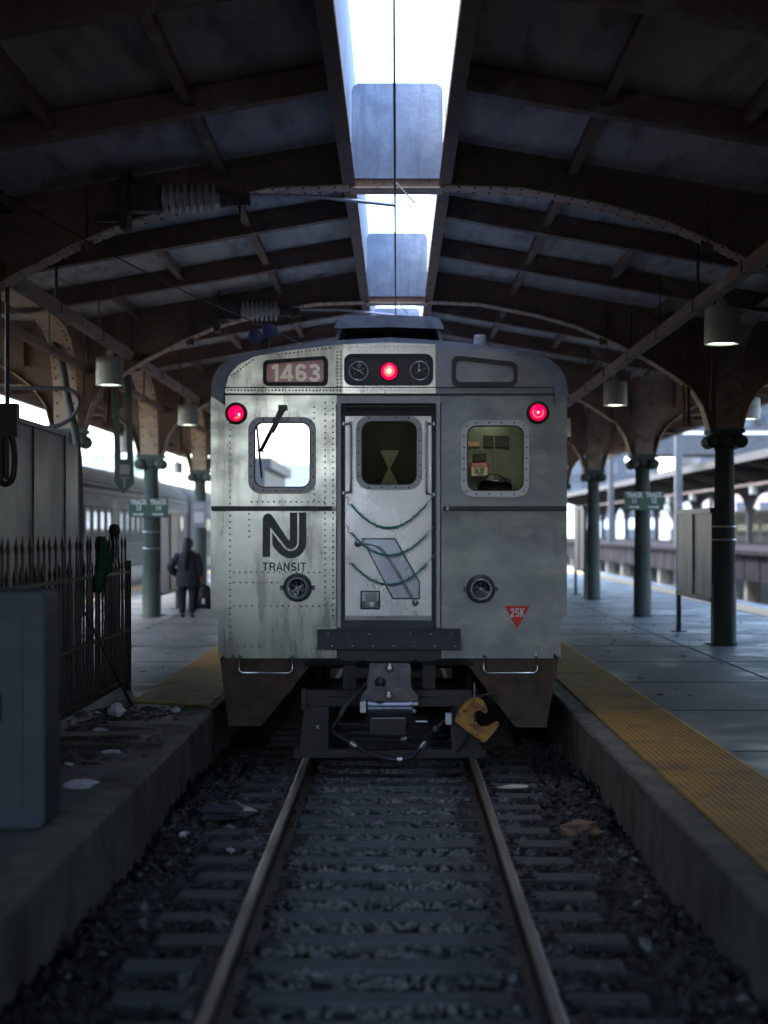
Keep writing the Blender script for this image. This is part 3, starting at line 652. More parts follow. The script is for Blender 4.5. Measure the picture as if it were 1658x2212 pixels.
# logo and lettering
def L(px): return [((660+a/2.59)/1.508, (1600+b/2.59)/1.508) for a, b in px]
N_ = [(505,555),(505,240),(509,220),(520,202),(536,191),(553,188),(570,192),(584,203),(720,408),(727,417),(735,408),(735,180),(797,180),(797,432),(790,460),(772,481),(748,490),(724,487),(703,474),(568,303),(568,555)]
J_ = [(812,180),(873,180),(873,440),(866,478),(848,512),(820,540),(785,560),(745,568),(705,562),(670,545),(640,522),(600,475),(587,452),(587,350),(690,484),(715,501),(748,506),(781,495),(803,470),(812,436)]
m = MB().plate(uw(L(N_)), [], FY-.004, FY-.001).plate(uw(L(J_)), [], FY-.004, FY-.001)
strokes(m, 'TRANSIT', U(567), U(661), W(1233), W(1215), FY-.003, .0125)
TP(m, 'logo', logo_black)
m = MB().plate(uw([(1089,1308),(1144,1309),(1116,1359)]), [], FY-.004, FY-.001); tr = TP(m, 'warning_triangle', red_paint)
TP(strokes(MB(), '25K', U(1102), U(1132), W(1332.5), W(1314), FY-.007, .0125), 'lettering', white_paint, tr)
# step plate
m = MB().box(U(686.6), U(992), FY-.14, FY+.05, W(1401), W(1359)).box(U(686.6), U(992), FY-.16, FY+.05, W(1360.5), W(1357)); m.mi_(1)
for k in range(7):
    m.dome((U(710+44*k), FY-.14, W(1367)), .006); m.dome((U(718+44*k), FY-.14, W(1393)), .006)
TP(m, 'step_plate', [dark_metal, white_paint], bevel=.003)
TP(MB().box(U(692), U(988), FY+.08, FY+.3, W(1430), W(1400)), 'buffer_beam', black_plastic)
# grab steps
for (a, b) in ((517,632),(1044,1159)):
    pts = [(U(a+2),FY-.02,W(1417)),(U(a),FY-.04,W(1430)),(U(a),FY-.05,W(1446)),(U(a+7),FY-.05,W(1452.5)),(U(b-7),FY-.05,W(1452.5)),(U(b),FY-.05,W(1446)),(U(b),FY-.04,W(1430)),(U(b-2),FY-.02,W(1417))]
    m = MB().tube(pts, .0085, 8)
    for q in (a+2, b-2): m.lathe((U(q), FY-.015, W(1416)), [(.008,-.02),(.02,-.015),(.02,.015)], 12, 'y')
    TP(m, 'grab_step', chrome)
# rusty corner skirts (bent plates with depth)
for pts in ([(474,1422),(668,1422),(668,1440),(564,1568),(493,1568)], [(1207,1422),(1013,1422),(1013,1441),(1113,1571),(1180,1571)]):
    m = MB().plate(uw(pts), [], FY+.03, FY+.05)
    q = uw([pts[0], pts[4]]); sx = -.02 if pts[0][0] < 800 else .02
    m.prism([(q[0][0], q[0][1]), (q[1][0], q[1][1]), (q[1][0]-sx, q[1][1]), (q[0][0]-sx, q[0][1])], FY+.05, FY+.6)
    a, b = uw([pts[4], pts[3]]); m.box(min(a[0], b[0]), max(a[0], b[0]), FY+.0, FY+.05, a[1], a[1]+.025)
    for k in range(5): m.dome((U(pts[2][0]+(pts[3][0]-pts[2][0])*(.1+.2*k)), FY+.03, W(pts[2][1]+(pts[3][1]-pts[2][1])*(.1+.2*k))+.03), .014)
    TP(m, 'skirt', rust)
# pilot frame
pf = MB()
pf.prism(uw([(659,1524),(711,1524),(709.5,1632),(645,1632)]), FY-.12, FY-.02)
pf.prism(uw([(970,1524),(1022,1524),(1040,1632),(975,1632)]), FY-.12, FY-.02)
pf.box(U(655), U(1018), FY-.08, FY+.05, W(1524), W(1489)).box(U(652), U(664), FY-.15, FY, W(1530), W(1484))
pf.box(U(636), U(1047), FY-.14, FY-.04, W(1632), W(1615))
pf.box(U(740), U(768), FY+.05, FY+.12, W(1524), W(1430)).box(U(912), U(940), FY+.05, FY+.12, W(1524), W(1430))
TP(pf, 'pilot_frame', iron, bevel=.004)
TP(MB().text('K', U(688), W(1567), FY-.122, .05, ext=.001), 'chalk_mark', white_paint)
# bogie behind, to fill the space under the car as the real one does
wh = MB()
for s_ in (-1, 1): wh.lathe((s_*.79, FY+2.2, .45), [(.02,-.06),(.20,-.06),(.40,-.05),(.46,-.04),(.46,.06),(.02,.06)], 28, 'x')
wh.cyl((-.75, FY+2.2, .45), (.75, FY+2.2, .45), .08); wh.box(-1.1,-.95,FY+1.3,FY+4.2,.35,.75); wh.box(.95,1.1,FY+1.3,FY+4.2,.35,.75)
for s_ in (-1, 1): wh.lathe((s_*.79, FY+4.5, .45), [(.02,-.06),(.20,-.06),(.40,-.05),(.46,-.04),(.46,.06),(.02,.06)], 28, 'x')
TP(wh, 'wheelset', iron)
TP(MB().box(-1.3, 1.3, FY+5.5, 32, .35, .95), 'underfloor_box', dark_metal)
# coupler
def Zp(p): return [(630+a/3.572, 1392.6+b/3.572) for a, b in p]
head = Zp([(605,118),(895,112),(912,130),(915,300),(965,360),(965,395),(540,395),(545,350),(590,300),(588,225),(600,190)])
hole = uw(Zp([(820+62*math.cos(a*math.pi/10), 225+66*math.sin(a*math.pi/10)) for a in range(20)]))
m = MB().plate(uw(head), [hole], FY-.42, FY-.34); 
x, z = U(630+820/3.572), W(1392.6+225/3.572)
m.lathe((x, FY-.34, z), [(.075,-.07),(.068,.0),(.045,.06),(.01,.07)], 20, 'y')
m.box(U(800), U(880), FY-.34, FY+.1, W(1485), W(1435))
cp = TP(m, 'coupler', coupler_m, bevel=.006)
x2, z2 = U(630+687/3.572), W(1392.6+255/3.572)
TP(MB().lathe((x2, FY-.42, z2), [(.05,.0),(.046,-.02),(.03,-.05),(.028,-.10),(.012,-.13),(.001,-.135)], 16, 'y').box(x2-.028, x2+.028, FY-.47, FY-.4, z2-.12, z2-.03), 'pin', coupler_m, cp)
for (a, b) in ((755,148),(750,357)):
    X, Zz = U(630+a/3.572), W(1392.6+b/3.572)
    TP(MB().lathe((X, FY-.42, Zz), [(.012,-.022),(.022,-.022),(.03,-.012),(.04,-.006),(.04,0)], 12, 'y'), 'bolt', galv, cp)
m = MB().cyl((U(799), FY-.44, W(1518)), (U(886), FY-.44, W(1518)), .066, seg=20).cyl((U(796), FY-.44, W(1518)), (U(802), FY-.44, W(1518)), .074, seg=20).cyl((U(883), FY-.44, W(1518)), (U(889), FY-.44, W(1518)), .074, seg=20)
TP(m, 'air_cylinder', mat('cylinder_grey', (.16,.17,.22), (.12,.125,.16), .3, .6, 6), cp)
m = MB().box(U(780), U(792), FY-.48, FY-.40, W(1526), W(1503)).box(U(889), U(901), FY-.46, FY-.42, W(1511), W(1505)).cyl((U(804), FY-.47, W(1538)), (U(874), FY-.47, W(1538)), .006)
m.sphere((U(893), FY-.45, W(1524)), .022, 10, 6); m.cyl((U(896), FY-.45, W(1546)), (U(921), FY-.45, W(1546)), .009)
TP(m, 'fitting', galv, cp)
m = MB().box(U(800), U(876), FY-.40, FY-.3, W(1575), W(1540)); TP(m, 'electric_head', iron, cp)
# springs and chains holding the coupler
for (a, b, c, d) in ((657,742,742,799),(1022,941,941,884)):
    pts = []
    for k in range(361):
        t = k/360; an = t*2*math.pi*22; pts.append((U(a+(b-a)*t), FY-.06+.026*math.cos(an), W(1430)+.026*math.sin(an)))
    m = MB().tube(pts, .006, 5); n = 6
    for k in range(n):
        cxx = U(c+(d-c)*(k+.5)/n); zz = W(1430+2.5*math.sin(k*1.3)); lk = []
        for q in range(13):
            an = 2*math.pi*q/12
            lk.append((cxx+.026*math.cos(an), FY-.06+(.014*math.sin(an) if k%2 else 0), zz+(0 if k%2 else .014*math.sin(an))))
        m.tube(lk, .005, 5)
    TP(m, 'support_spring', iron)
# hoses
def hose(pts, r, Y=FY-.5):
    P = catmull([(U(a), Y+(.0 if 2 < i_ < len(pts)-2 else .12), W(b)) for i_, (a, b) in enumerate(pts)], 8)
    return P
h1 = hose([(796,1464),(770,1492),(748,1516),(733,1542),(722,1560),(734,1574),(759,1588),(785,1604),(812,1615),(845,1623),(868,1623.5),(893,1614),(915.5,1593),(930,1574)], 1)
m = MB().tube(h1, .019, 10); ho = TP(m, 'air_hose', rubber)
for i_ in (50, 78, 94): 
    TP(MB().tube([h1[i_-2], h1[i_+2]], .026, 10), 'clamp', galv, ho)
TP(MB().tube(h1[8:22], .024, 10), 'sleeve', mat('hose_sleeve', (.12,.12,.10), (.06,.06,.05), .6, .2, 30), ho)
h2 = hose([(830,1590),(865,1587),(896,1580),(932,1565),(948,1553),(966,1538),(973,1515)], 1, FY-.42)
m = MB().tube(h2, .017, 10); ho = TP(m, 'air_hose', rubber)
for i_ in (9, 26): TP(MB().tube([h2[i_-1], h2[i_+2]], .024, 10), 'clamp', galv, ho)
TP(MB().box(U(958), U(972), FY-.46, FY-.38, W(1552), W(1528), None), 'valve', galv, ho, .004)
m = MB()
for (a, b, c) in ((700,1500,.01),(720,1560,.012),(905,1500,.01)): m.tube([(U(a), FY-.1, W(b)), (U(a+90), FY-.05, W(b+6)), (U(a+170), FY-.05, W(b-4))], c, 6)
TP(m, 'brake_pipe', iron)
# yellow hook
hk = [(715,660),(735,600),(765,550),(805,510),(855,480),(910,470),(955,500),(980,540),(985,580),(967,597),(945,588),(925,570),(895,575),(872,600),(868,640),(885,680),(930,708),(1000,702),(1065,672),(1085,684),(1060,725),(970,830),(952,835),(870,780),(790,720)]
hk2 = [(p[0]/3.906+795.8, p[1]/3.906+1379.3) for p in hk]
m = MB().plate(uw(hk2), [uw([(999+2.5*math.cos(a*.6283), 1527+2.5*math.sin(a*.6283)) for a in range(10)])], FY-.34, FY-.20)
TP(m, 'coupler_adapter', yellow_iron, bevel=.014)
TP(MB().tube([(U(1021),FY-.26,W(1501)),(U(1021),FY-.26,W(1470))], .007, 6), 'pin', galv)
TP(MB().tube([(U(1030),FY-.31,W(1556)),(U(1018),FY-.33,W(1570)),(U(985),FY-.2,W(1618))], .012, 6), 'hanger', iron)
# roof gear: horns, lamp bowls, aerial, hood
m = MB()
for (cx, cy) in ((548,722),(579.6,710.5)):
    x, z = U(cx), W(cy); m.lathe((x, FY+.35, z), [(.069,-.16),(.066,-.150),(.055,-.14),(.03,-.0),(.02,.16)], 20, 'y'); m.lathe((x, FY+.19, z), [(.069,0),(.06,-.006),(.001,-.006)], 20, 'y')
hn = TP(m, 'horn', blue_paint)
TP(MB().box(U(555), U(575), FY+.25, FY+.45, W(757), W(722)).box(U(548), U(584), FY+.22, FY+.5, W(758), W(748)), 'bracket', iron, hn)
TP(MB().lathe((U(637.5), FY+.35, W(745)), [(.03,-.02),(.05,.0),(.06,.035),(.06,.045),(.03,.05),(.001,.055)], 18), 'dome_light', galv)
TP(MB().lathe((U(1041.5), FY+.4, W(752)), [(.055,0),(.066,.02),(.067,.09),(.060,.10),(.058,.155),(.05,.165),(.001,.167)], 18), 'aerial', roof_paint)
hd = MB()
for (a, b) in ((719,735),(959,945)):
    hd.add([(U(a),FY+.05,W(745)),(U(b),FY+.02,W(692)),(U(b),FY+1.5,W(692)),(U(a),FY+1.5,W(745)),
            (U(a)+(.03 if a<800 else -.03),FY+.05,W(745)),(U(b)+(.03 if a<800 else -.03),FY+.02,W(692)),(U(b)+(.03 if a<800 else -.03),FY+1.5,W(692)),(U(a)+(.03 if a<800 else -.03),FY+1.5,W(745))],
           [(0,1,2,3),(7,6,5,4),(0,4,5,1),(3,2,6,7)])
hd.prism(uw([(722,706),(731,688),(742,683.5),(840,681),(938,685),(950,690),(958,707),(958,711),(840,707),(722,710)]), FY-.02, FY+.03)
hd.prism(uw([(729,692),(736,684),(742,682),(840,679),(938,683.5),(946,687),(952,694),(952,698),(729,698)]), FY+.03, FY+1.5)
TP(hd, 'roof_hood', roof_paint)
TP(MB().box(U(728), U(952), FY+.75, FY+1.4, W(748), W(702)).cyl((U(925), FY+.5, W(720)), (U(925), FY+.7, W(720)), .04), 'hood_inside', cab_dark)
# cab interior
cb = TP(MB().box(U(486), U(1195), FY+1.25, FY+1.3, 1.05, 3.25).box(U(486), U(1195), FY+.1, FY+1.3, 3.22, 3.26), 'cab_wall', cab_wall)
TP(MB().box(U(948), U(953), FY+.16, FY+1.25, 1.05, 3.2).box(U(727), U(732), FY+.16, FY+1.25, 1.05, 3.2), 'cab_partition', cab_dark)
TP(MB().box(U(735), U(946), FY+1.15, FY+1.2, 1.05, 3.2), 'vestibule_wall', mat('vestibule_paint', (.14,.125,.10), (.09,.08,.065), .5, 0, 3))
TP(MB().prism(uw([(818,962),(862,962),(841,1004),(866,1050),(814,1050),(838,1004)]), FY+.9, FY+.92), 'hourglass_shape', cab_brown)  # pale hourglass shape behind the door window
m = MB().box(U(1020), U(1076), FY+1.22, FY+1.25, W(1075), W(962)).box(U(1083), U(1085.5), FY+1.23, FY+1.25, W(1080), W(900)).box(U(1005), U(1085), FY+1.23, FY+1.25, W(959.5), W(958)); TP(m, 'cab_panel', cab_wall)
TP(MB().box(U(1036), U(1066), FY+1.18, FY+1.22, W(984), W(966)).box(U(1060), U(1083), FY+1.2, FY+1.24, W(950), W(924)).box(U(1088), U(1118), FY+1.2, FY+1.24, W(950), W(924)), 'switch_box', cab_dark)
ds = TP(MB().box(U(1029), U(1070), FY+1.16, FY+1.18, W(1020), W(988)), 'danger_sign', red_paint)
TP(MB().box(U(1031.3), U(1067.7), FY+1.155, FY+1.16, W(1018.5), W(997.5)), 'sign_face', cream, ds)
m = MB().text('DANGER', U(1049.5), W(992.8), FY+1.154, .038, off=.001, ext=.001, sx=.93); TP(m, 'lettering', white_paint, ds)
m = MB()
for k, t in enumerate(('DO  NOT','GET  OFF','MOVING','TRAIN')): m.text(t, U(1049.5), W(1001.4+4.6*k), FY+1.153, .023, off=.0009, ext=.0006, sx=1.0)
TP(m, 'notice_text', mat('dark_green_ink', (.02,.05,.02), None, .6), ds)
TP(MB().box(U(1010), U(1050), FY+1.2, FY+1.22, W(949), W(938)), 'notice', mat('orange_notice', (.6,.25,.15), (.65,.5,.4), .5, 0, 40), cb)
TP(MB().box(U(1000), U(1140), FY+.15, FY+.7, W(1064), W(1058)), 'console', cab_dark)
TP(MB().box(U(1050), U(1100), FY+.45, FY+.75, 3.19, 3.21), 'interior_fill', mat('cab_fill', (1,1,.9), None, .5, emit=(1,.95,.8), es=1.5), cb)  # added glow panel, out of sight, to brighten the cab
TP(MB().box(U(830), U(850), FY+.5, FY+.6, 3.19, 3.21), 'interior_fill', mat('vestibule_fill', (1,1,.9), None, .5, emit=(1,.9,.7), es=1.6), cb)  # second added glow panel, brightening the vestibule
# bag on the cab console
m = MB(); b = thing('holdall', 'black leather holdall lying inside the cab behind the right window', 'bag', (U(1076), FY+.5, W(1058)))
pr = [(-.155,0),(-.165,.05),(-.15,.115),(-.10,.15),(-.02,.148),(.05,.125),(.13,.12),(.155,.07),(.15,0)]
vs = []; nsec = 7
for j in range(nsec):
    y = -.14+.28*j/(nsec-1); k = 1-.35*abs(2*j/(nsec-1)-1)**3
    vs += [(a*(.9+.1*k), y, c*k) for a, c in pr]
n = len(pr); fs = [(j*n+i, j*n+(i+1)%n, (j+1)*n+(i+1)%n, (j+1)*n+i) for j in range(nsec-1) for i in range(n)]+[tuple(range(n)), tuple(range((nsec-1)*n, nsec*n))]
m.add(vs, fs, True); m.build('bag_body', leather, b)
MB().tube(catmull([(-.11,-.13,.10),(-.04,-.16,.155),(.05,-.16,.13),(.10,-.13,.08)],5), .007, 6).tube(catmull([(.13,-.1,.03),(.175,-.1,.05),(.185,-.1,.02),(.15,-.1,.0)],5), .004, 6).build('handle', leather, b)
MB().box(-.03,.02,-.148,-.143,.09,.096).build('buckle', chrome, b)
# tiny twigs lying on the hood
tw = MB(); random.seed(4)
for _ in range(170):
    x = U(random.gauss(815, 45)); z = W(random.uniform(680,704)); a = random.uniform(0,3.14); l = random.uniform(.008,.022)
    y = FY-.023-random.random()*.01
    tw.tube([(x,y,z),(x+l*math.cos(a),y-.004,z+l*math.sin(a))], .0011, 4)
TP(tw, 'straw_debris', twig_m)

# ------------------------------------------------------------------ train shed
SX = .07                     # centre line of the smoke slot
GY = [-7.75+7.75*k for k in range(9)]            # girder lines: ..., 7.75, 15.5, 23.25, 31 ...
COLX = 4.76
def rz(x):                    # underside of the roof at distance x from the centre
    x = abs(x)
    return 5.85-.172*(x-.45) if x < 4.8 else 5.10+.02*(x-4.8)
arch = [(.45,5.385),(1.2,5.355),(2.0,5.20),(2.6,5.03),(3.13,4.80),(3.40,4.66),(3.63,4.55),(3.95,4.35),(4.27,4.12),(4.43,3.87),(4.53,3.53)]
archo = [(4.99,3.53),(5.08,3.87),(5.25,4.12),(5.55,4.35),(5.9,4.55),(6.4,4.75),(7.2,4.88),(8.1,4.92)]
shed = thing('train_shed', 'riveted steel and concrete train shed roof with an open smoke slot over the track', 'train shed', (SX, 0, 0))
for sg in (-1, 1):
    prof = [(sg*.46,5.86),(sg*4.8,5.11),(sg*8.2,5.17),(sg*8.2,5.27),(sg*4.8,5.23),(sg*.46,5.99)]
    MB().prism(prof, -8, 62).build('roof_slab', slab, shed)
    MB().box(min(sg*.45,sg*.50), max(sg*.45,sg*.50), 9.2, 62, 5.40, 5.87).box(min(sg*.40,sg*.52), max(sg*.40,sg*.52), 9.2, 62, 5.385, 5.40).build('slot_beam', girder_m, shed)
    MB().box(min(sg*.47,sg*.60), max(sg*.47,sg*.60), 9.2, 62, 5.873, 7.2).build('slot_wall', slot_conc, shed)
    MB().box(min(sg*8.05,sg*8.2), max(sg*8.05,sg*8.2), -8, 62, 4.86, 5.165).build('eave_beam', girder_m, shed)
MB().box(-.5, .5, -8, 9.2, 5.86, 6.0).build('slot_shade_cap', slab, shed)  # unseen cap added over the near slot to darken the foreground
def add_riv(mb, pts, n, r=.02):
    for p in pts: mb.dome(p, r, n, r*.7, 6)
def along(line, step):
    out = []; 
    for i in range(len(line)-1):
        p, q = Vector(line[i]), Vector(line[i+1]); d = (q-p).length; k = max(1, int(d/step))
        out += [tuple(p+(q-p)*(j/k)) for j in range(k)]
    return out
for gi, y in enumerate(GY):
    if y < 0: continue
    m = MB(); fls = []
    for sg in (-1, 1):
        for line in (arch, archo):
            low = [(sg*a, b) for a, b in line]; hi = [(sg*a, rz(a)) for a, b in line]
            for i in range(len(low)-1):
                a, b, c, d = low[i], low[i+1], hi[i+1], hi[i]
                m.prism([a, b, c, d], y-.012, y+.012)
            ln = low if (sg > 0) == (line is arch) else low[::-1]
            ln = low
            tl = -.014 if sg > 0 else .014
            fl = MB(); fls.append(fl); fl.band(low, tl, y-.15, y+.15)
            # angles along the lower and upper edges
            up = [(a, b+.10) for a, b in low]; m.band([(a, b+.0) for a, b in low], (.10 if sg > 0 else -.10)*(1), y-.024, y-.012)
            m.band([(a, b-.11) for a, b in hi], (.10 if sg > 0 else -.10), y-.024, y-.012)
            add_riv(m, [(a, y-.024, b+.055) for a, b in along(low, .12)], (0,-1,0), .017)
            add_riv(m, [(a, y-.024, b-.055) for a, b in along(hi, .12)], (0,-1,0), .017)
            fl.mi_(1)
            for yy in (-.11, .11): add_riv(fl, [(a, y+yy, b-.014) for a, b in along(low, .14)], (0,0,-1), .018)
        for xs in (3.0, 4.2, 5.4):    # stiffeners
            if xs < 5: lo_ = [b for a, b in arch if a <= xs+.5][-1]
            else: lo_ = 4.35
            zt = rz(xs)
            m.box(sg*xs-.06, sg*xs+.06, y-.03, y-.012, lo_+.1, zt-.1); m.box(sg*xs-.006, sg*xs+.006, y-.11, y-.03, lo_+.1, zt-.1)
            for q in range(6):
                for dx in (-.04, .04): m.dome((sg*xs+dx, y-.03, lo_+.16+(zt-lo_-.3)*q/5), .015)
        m.box(sg*COLX-.2, sg*COLX+.2, y-.02, y+.02, 3.53, 5.05)
    if y > 9:
        fl = MB(); fls.append(fl); m.box(-.45, .45, y-.012, y+.012, 5.36, 5.46); fl.box(-.45, .45, y-.15, y+.15, 5.345, 5.36); add_riv(m, [(-.4+.09*k, y-.012, 5.43) for k in range(10)], (0,-1,0), .018)
    g = m.build('arch_girder', girder_m, shed); [q_.build('bottom_flange', [flange_m, iron], g) for q_ in fls]
    if y > 9:
        MB().prism([(-.44,5.46),(.44,5.46),(.44,6.30),(.425,6.345),(.38,6.38),(-.38,6.38),(-.425,6.345),(-.44,6.30)], y-.05, y+.05).build('slot_crosswall', slot_conc, shed)
# purlins
pp = MB()
for sg in (-1, 1):
    for (a, b) in ((.47, 4.8), (4.8, 8.05)):
        lo_ = [(sg*a, rz(a)-.24), (sg*b, rz(b)-.24)]; hi = [(sg*a, rz(a)), (sg*b, rz(b))]
        pp.prism([lo_[0], lo_[1], hi[1], hi[0]], -.008, .008)
        pp.prism([lo_[0], lo_[1], (lo_[1][0], lo_[1][1]+.012), (lo_[0][0], lo_[0][1]+.012)], -.07, .07)
        pp.prism([(hi[0][0], hi[0][1]-.012), (hi[1][0], hi[1][1]-.012), hi[1], hi[0]], -.06, .06)
proto = None
for y0 in GY:
    for k in (1, 2):
        y = y0+k*2.583
        if y < 0 or y > 60: continue
        if proto is None: proto = pp.build('purlin', rusty_steel, shed, loc=(0, y, 0))
        else: c = proto.copy(); COL.objects.link(c); c.parent = shed; c.location = (0, y, 0)
# longitudinal bars between the purlins
for sg in (-1, 1):
    for y0 in GY[1:]:
        for (x, a, b) in ((1.68, 0, 7.75), (2.78, 2.583, 5.166), (3.75, 0, 2.583), (3.75, 5.166, 7.75)):
            if y0+b > 60: continue
            z = rz(x); m = MB().box(sg*x-.006, sg*x+.006, y0+a+.02, y0+b-.02, z-.15, z).box(sg*x-.045, sg*x+.045, y0+a+.02, y0+b-.02, z-.158, z-.15)
            m.build('roof_bar', rusty_steel, shed)
# longitudinal girders on the column lines with curved brackets
for sg in (-1, 1):
    for i_, y0 in enumerate(GY[1:-1]):
        L_ = 7.75
        br = [(.23,3.53),(.26,3.9),(.34,4.25),(.48,4.53),(.72,4.76),(1.1,4.9),(1.7,4.95)]
        line = br + [(L_-a, b) for a, b in reversed(br)]
        m = MB(); fl = MB()
        for k in range(len(line)-1):
            a, b = line[k], line[k+1]
            m.prism([(y0+a[0], a[1]), (y0+b[0], b[1]), (y0+b[0], 5.09), (y0+a[0], 5.09)], sg*COLX-.012, sg*COLX+.012, 'x')
        fl.band([(y0+a, b) for a, b in line], -.014, sg*COLX-.17, sg*COLX+.17, 'x')
        pts = along([(y0+a, b) for a, b in br], .15)
        for (yy, zz) in pts:
            for dx in (-.12, -.06, .06, .12)[::3] + (-.12, .12): m.dome((sg*COLX+dx, yy-.0, zz-.014), .014, (0,-.5,-.5))
        pts = along([(y0+L_-a, b) for a, b in br], .13)
        rvm = fl; fl.mi_(1)
        for (yy, zz) in pts:
            for dx in (-.12, .12): rvm.dome((sg*COLX+dx, yy-.015, zz-.01), .018, (0,-1,-.3), .012)
        g = m.build('bracket_girder', bracket_m if sg < 0 else bracket_d, shed); fl.build('bottom_flange', [flange_m if sg < 0 else flange_d, iron], g)  # right side takes the shaded paint copies

# columns
col = thing('column', 'x', 'column', (0, 0, PT), 'green fluted iron columns holding up the shed')
MB().lathe((0,0,0), [(.19,0),(.19,.03),(.172,.06),(.172,.82),(.166,.86),(.166,.88)], 32).build('base', green_p, col)
MB().lathe((0,0,0), [(.160,.88),(.158,1.5),(.148,2.2),(.138,2.82),(.150,2.84),(.150,2.87),(.135,2.89),(.135,2.92)], 96, 'z', 20, .013, smooth=True).build('shaft', green_p, col)
m = MB().box(-.25,.25,-.25,.25,3.07,3.13).box(-.22,.22,-.22,.22,3.03,3.07).lathe((0,0,0),[(.14,2.9),(.19,2.96),(.19,3.03)],24)
for sx in (-1, 1):
    for (yy0, yy1) in ((-.24, .24),):
        c0 = (sx*.20, 0, 2.95)
        m.lathe(c0, [(.03,-.25),(.06,-.255),(.07,-.24),(.095,-.24),(.10,-.20),(.075,-.05),(.075,.05),(.10,.20),(.095,.24),(.03,.25)], 20, 'y')
m.build('capital', green_p, col)
def column(x, y, lab, first=[True]):
    if first[0]: first[0] = False; col.location = (x, y, PT); col['label'] = lab; return col
    c = copy_tree(col, None, (x, y, PT), lab)
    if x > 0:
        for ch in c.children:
            if ch.data.name not in shaded_mesh: d = ch.data.copy(); d.materials[0] = green_shaded; shaded_mesh[ch.data.name] = d
            ch.data = shaded_mesh[ch.data.name]
    return c
shaded_mesh = {}; green_shaded = mat('shaded_column_paint', (.045,.06,.05), (.03,.038,.034), .55, 0, 4, .1, stain=(.06,.035,.025), stscale=3, stlo=.55, sthi=.7, spec=.3)  # column paint darkened, putting the right side's shade into its colour
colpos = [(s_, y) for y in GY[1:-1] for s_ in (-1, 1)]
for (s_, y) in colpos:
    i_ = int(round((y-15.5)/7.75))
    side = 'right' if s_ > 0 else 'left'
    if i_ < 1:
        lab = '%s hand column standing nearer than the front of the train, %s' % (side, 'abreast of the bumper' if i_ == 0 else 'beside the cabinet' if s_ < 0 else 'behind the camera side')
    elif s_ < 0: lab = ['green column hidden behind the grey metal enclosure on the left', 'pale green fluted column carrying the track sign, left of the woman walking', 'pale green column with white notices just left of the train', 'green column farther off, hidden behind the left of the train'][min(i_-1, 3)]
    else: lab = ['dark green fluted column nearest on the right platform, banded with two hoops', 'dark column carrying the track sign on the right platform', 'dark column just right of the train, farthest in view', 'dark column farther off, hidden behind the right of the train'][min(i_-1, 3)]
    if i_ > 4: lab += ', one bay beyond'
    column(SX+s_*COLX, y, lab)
# hoops on the near right and left signed columns
for (x, y, zs, nm) in ((SX+COLX, 23.25, (2.12, 1.93), 'thin bright hoops round the nearest right column'), (SX-COLX, 31, (2.04, 1.72), 'bright hoops round the left column below the track sign')):
    t = thing('pipe_bands', nm, 'bands', (x, y, 0))
    for z in zs: MB().lathe((0,0,z), [(.160,-.012),(.17,-.012),(.17,.012),(.160,.012)], 24).build('band', galv, t)
# track signs
def track_sign(x, y, z, n1, n2, lab):
    t = thing('track_sign', lab, 'sign', (x, y, z), 'track number signs on the columns')
    MB().box(-.38, .38, -.02, .02, -.18, .18).build('sign_board', green_sign, t, .004)
    for (sx, nn) in ((-.19, n1), (.19, n2)):
        m = MB()
        m.text('TRACK', sx, .11, -.024, .125, off=.007, ext=.002, sx=.78); m.text(nn, sx, .0, -.024, .135, off=.006, ext=.002, sx=.8)
        m.prism([(sx-.11,-.105),(sx+.05,-.105),(sx+.05,-.085),(sx+.11,-.12),(sx+.05,-.155),(sx+.05,-.135),(sx-.11,-.135)], -.026, -.021)
        m.build('sign_text', white_paint, t)
track_sign(SX-COLX-.02, 30.82, 2.50, '13', '14', 'green sign on the left column reading TRACK 13 and TRACK 14')
track_sign(SX+COLX, 30.82, 2.64, '11', '12', 'green sign on the right column reading TRACK 11 and TRACK 12')
t = thing('notice', 'white notices fixed to the pale green column just left of the train', 'sign', (SX-COLX, 38.55, 2.5))
MB().box(-.17,.17,-.02,.01,-.36,.28).build('notice_board', mat('notice_grey', (.35,.35,.42), None, .5), t); MB().box(-.12,.12,-.026,-.02,-.24,.02).build('notice_square', white_paint, t); MB().prism([(-.16,.22),(.16,.22),(.1,.08),(-.1,.08)], -.026, -.02).build('notice_banner', mat('lilac', (.5,.48,.56), None, .5), t)

# ------------------------------------------------------------------ hanging channels, rods, lamps
def channel(x, z, y0, y1, w_, h_, lab, step=2.583, top=None):
    t = thing('cable_channel', lab, 'cable channel', (x, 0, z), 'hanging steel cable channels')
    MB().box(-w_/2, w_/2, y0, y1, 0, .006).box(-w_/2, -w_/2+.006, y0, y1, .006, h_).box(w_/2-.006, w_/2, y0, y1, .006, h_).box(-w_/2+.006, w_/2-.006, y0, y1, h_-.006, h_).build('trough', rusty_steel, t)
    k = math.ceil(y0/step)
    while k*step < y1:
        y = k*step
        if y > 0:
            zt = rz(x-SX)-z-.02
            if zt > h_+.1:
                MB().cyl((0, y, h_), (0, y, zt), .018 if k%2 else .009, seg=8).box(-w_/2-.012, w_/2+.012, y-.02, y+.02, -.008, h_+.008).build('hanger_rod', steel_grey, t)
        k += 1
    return t
channel(3.47, CZ+2.50, 4, 58, .12, .12, 'rusty channel hung over the right platform carrying the lamps')
channel(-3.78, CZ+2.47, 4, 58, .12, .12, 'upper rusty channel hung over the left platform carrying the lamps')
channel(-4.42, CZ+2.31, 4, 58, .09, .09, 'lower grey channel clamped along the left column line')
lp = thing('hanging_lamp', 'x', 'lamp', (0,0,0), 'drum lamps hanging over the platforms')
MB().lathe((0,0,0), [(.170,-.0),(.178,-.01),(.185,-.36),(.188,-.37),(.182,-.375),(.160,-.365),(.155,-.02)], 28).build('lamp_shade', enamel, lp)
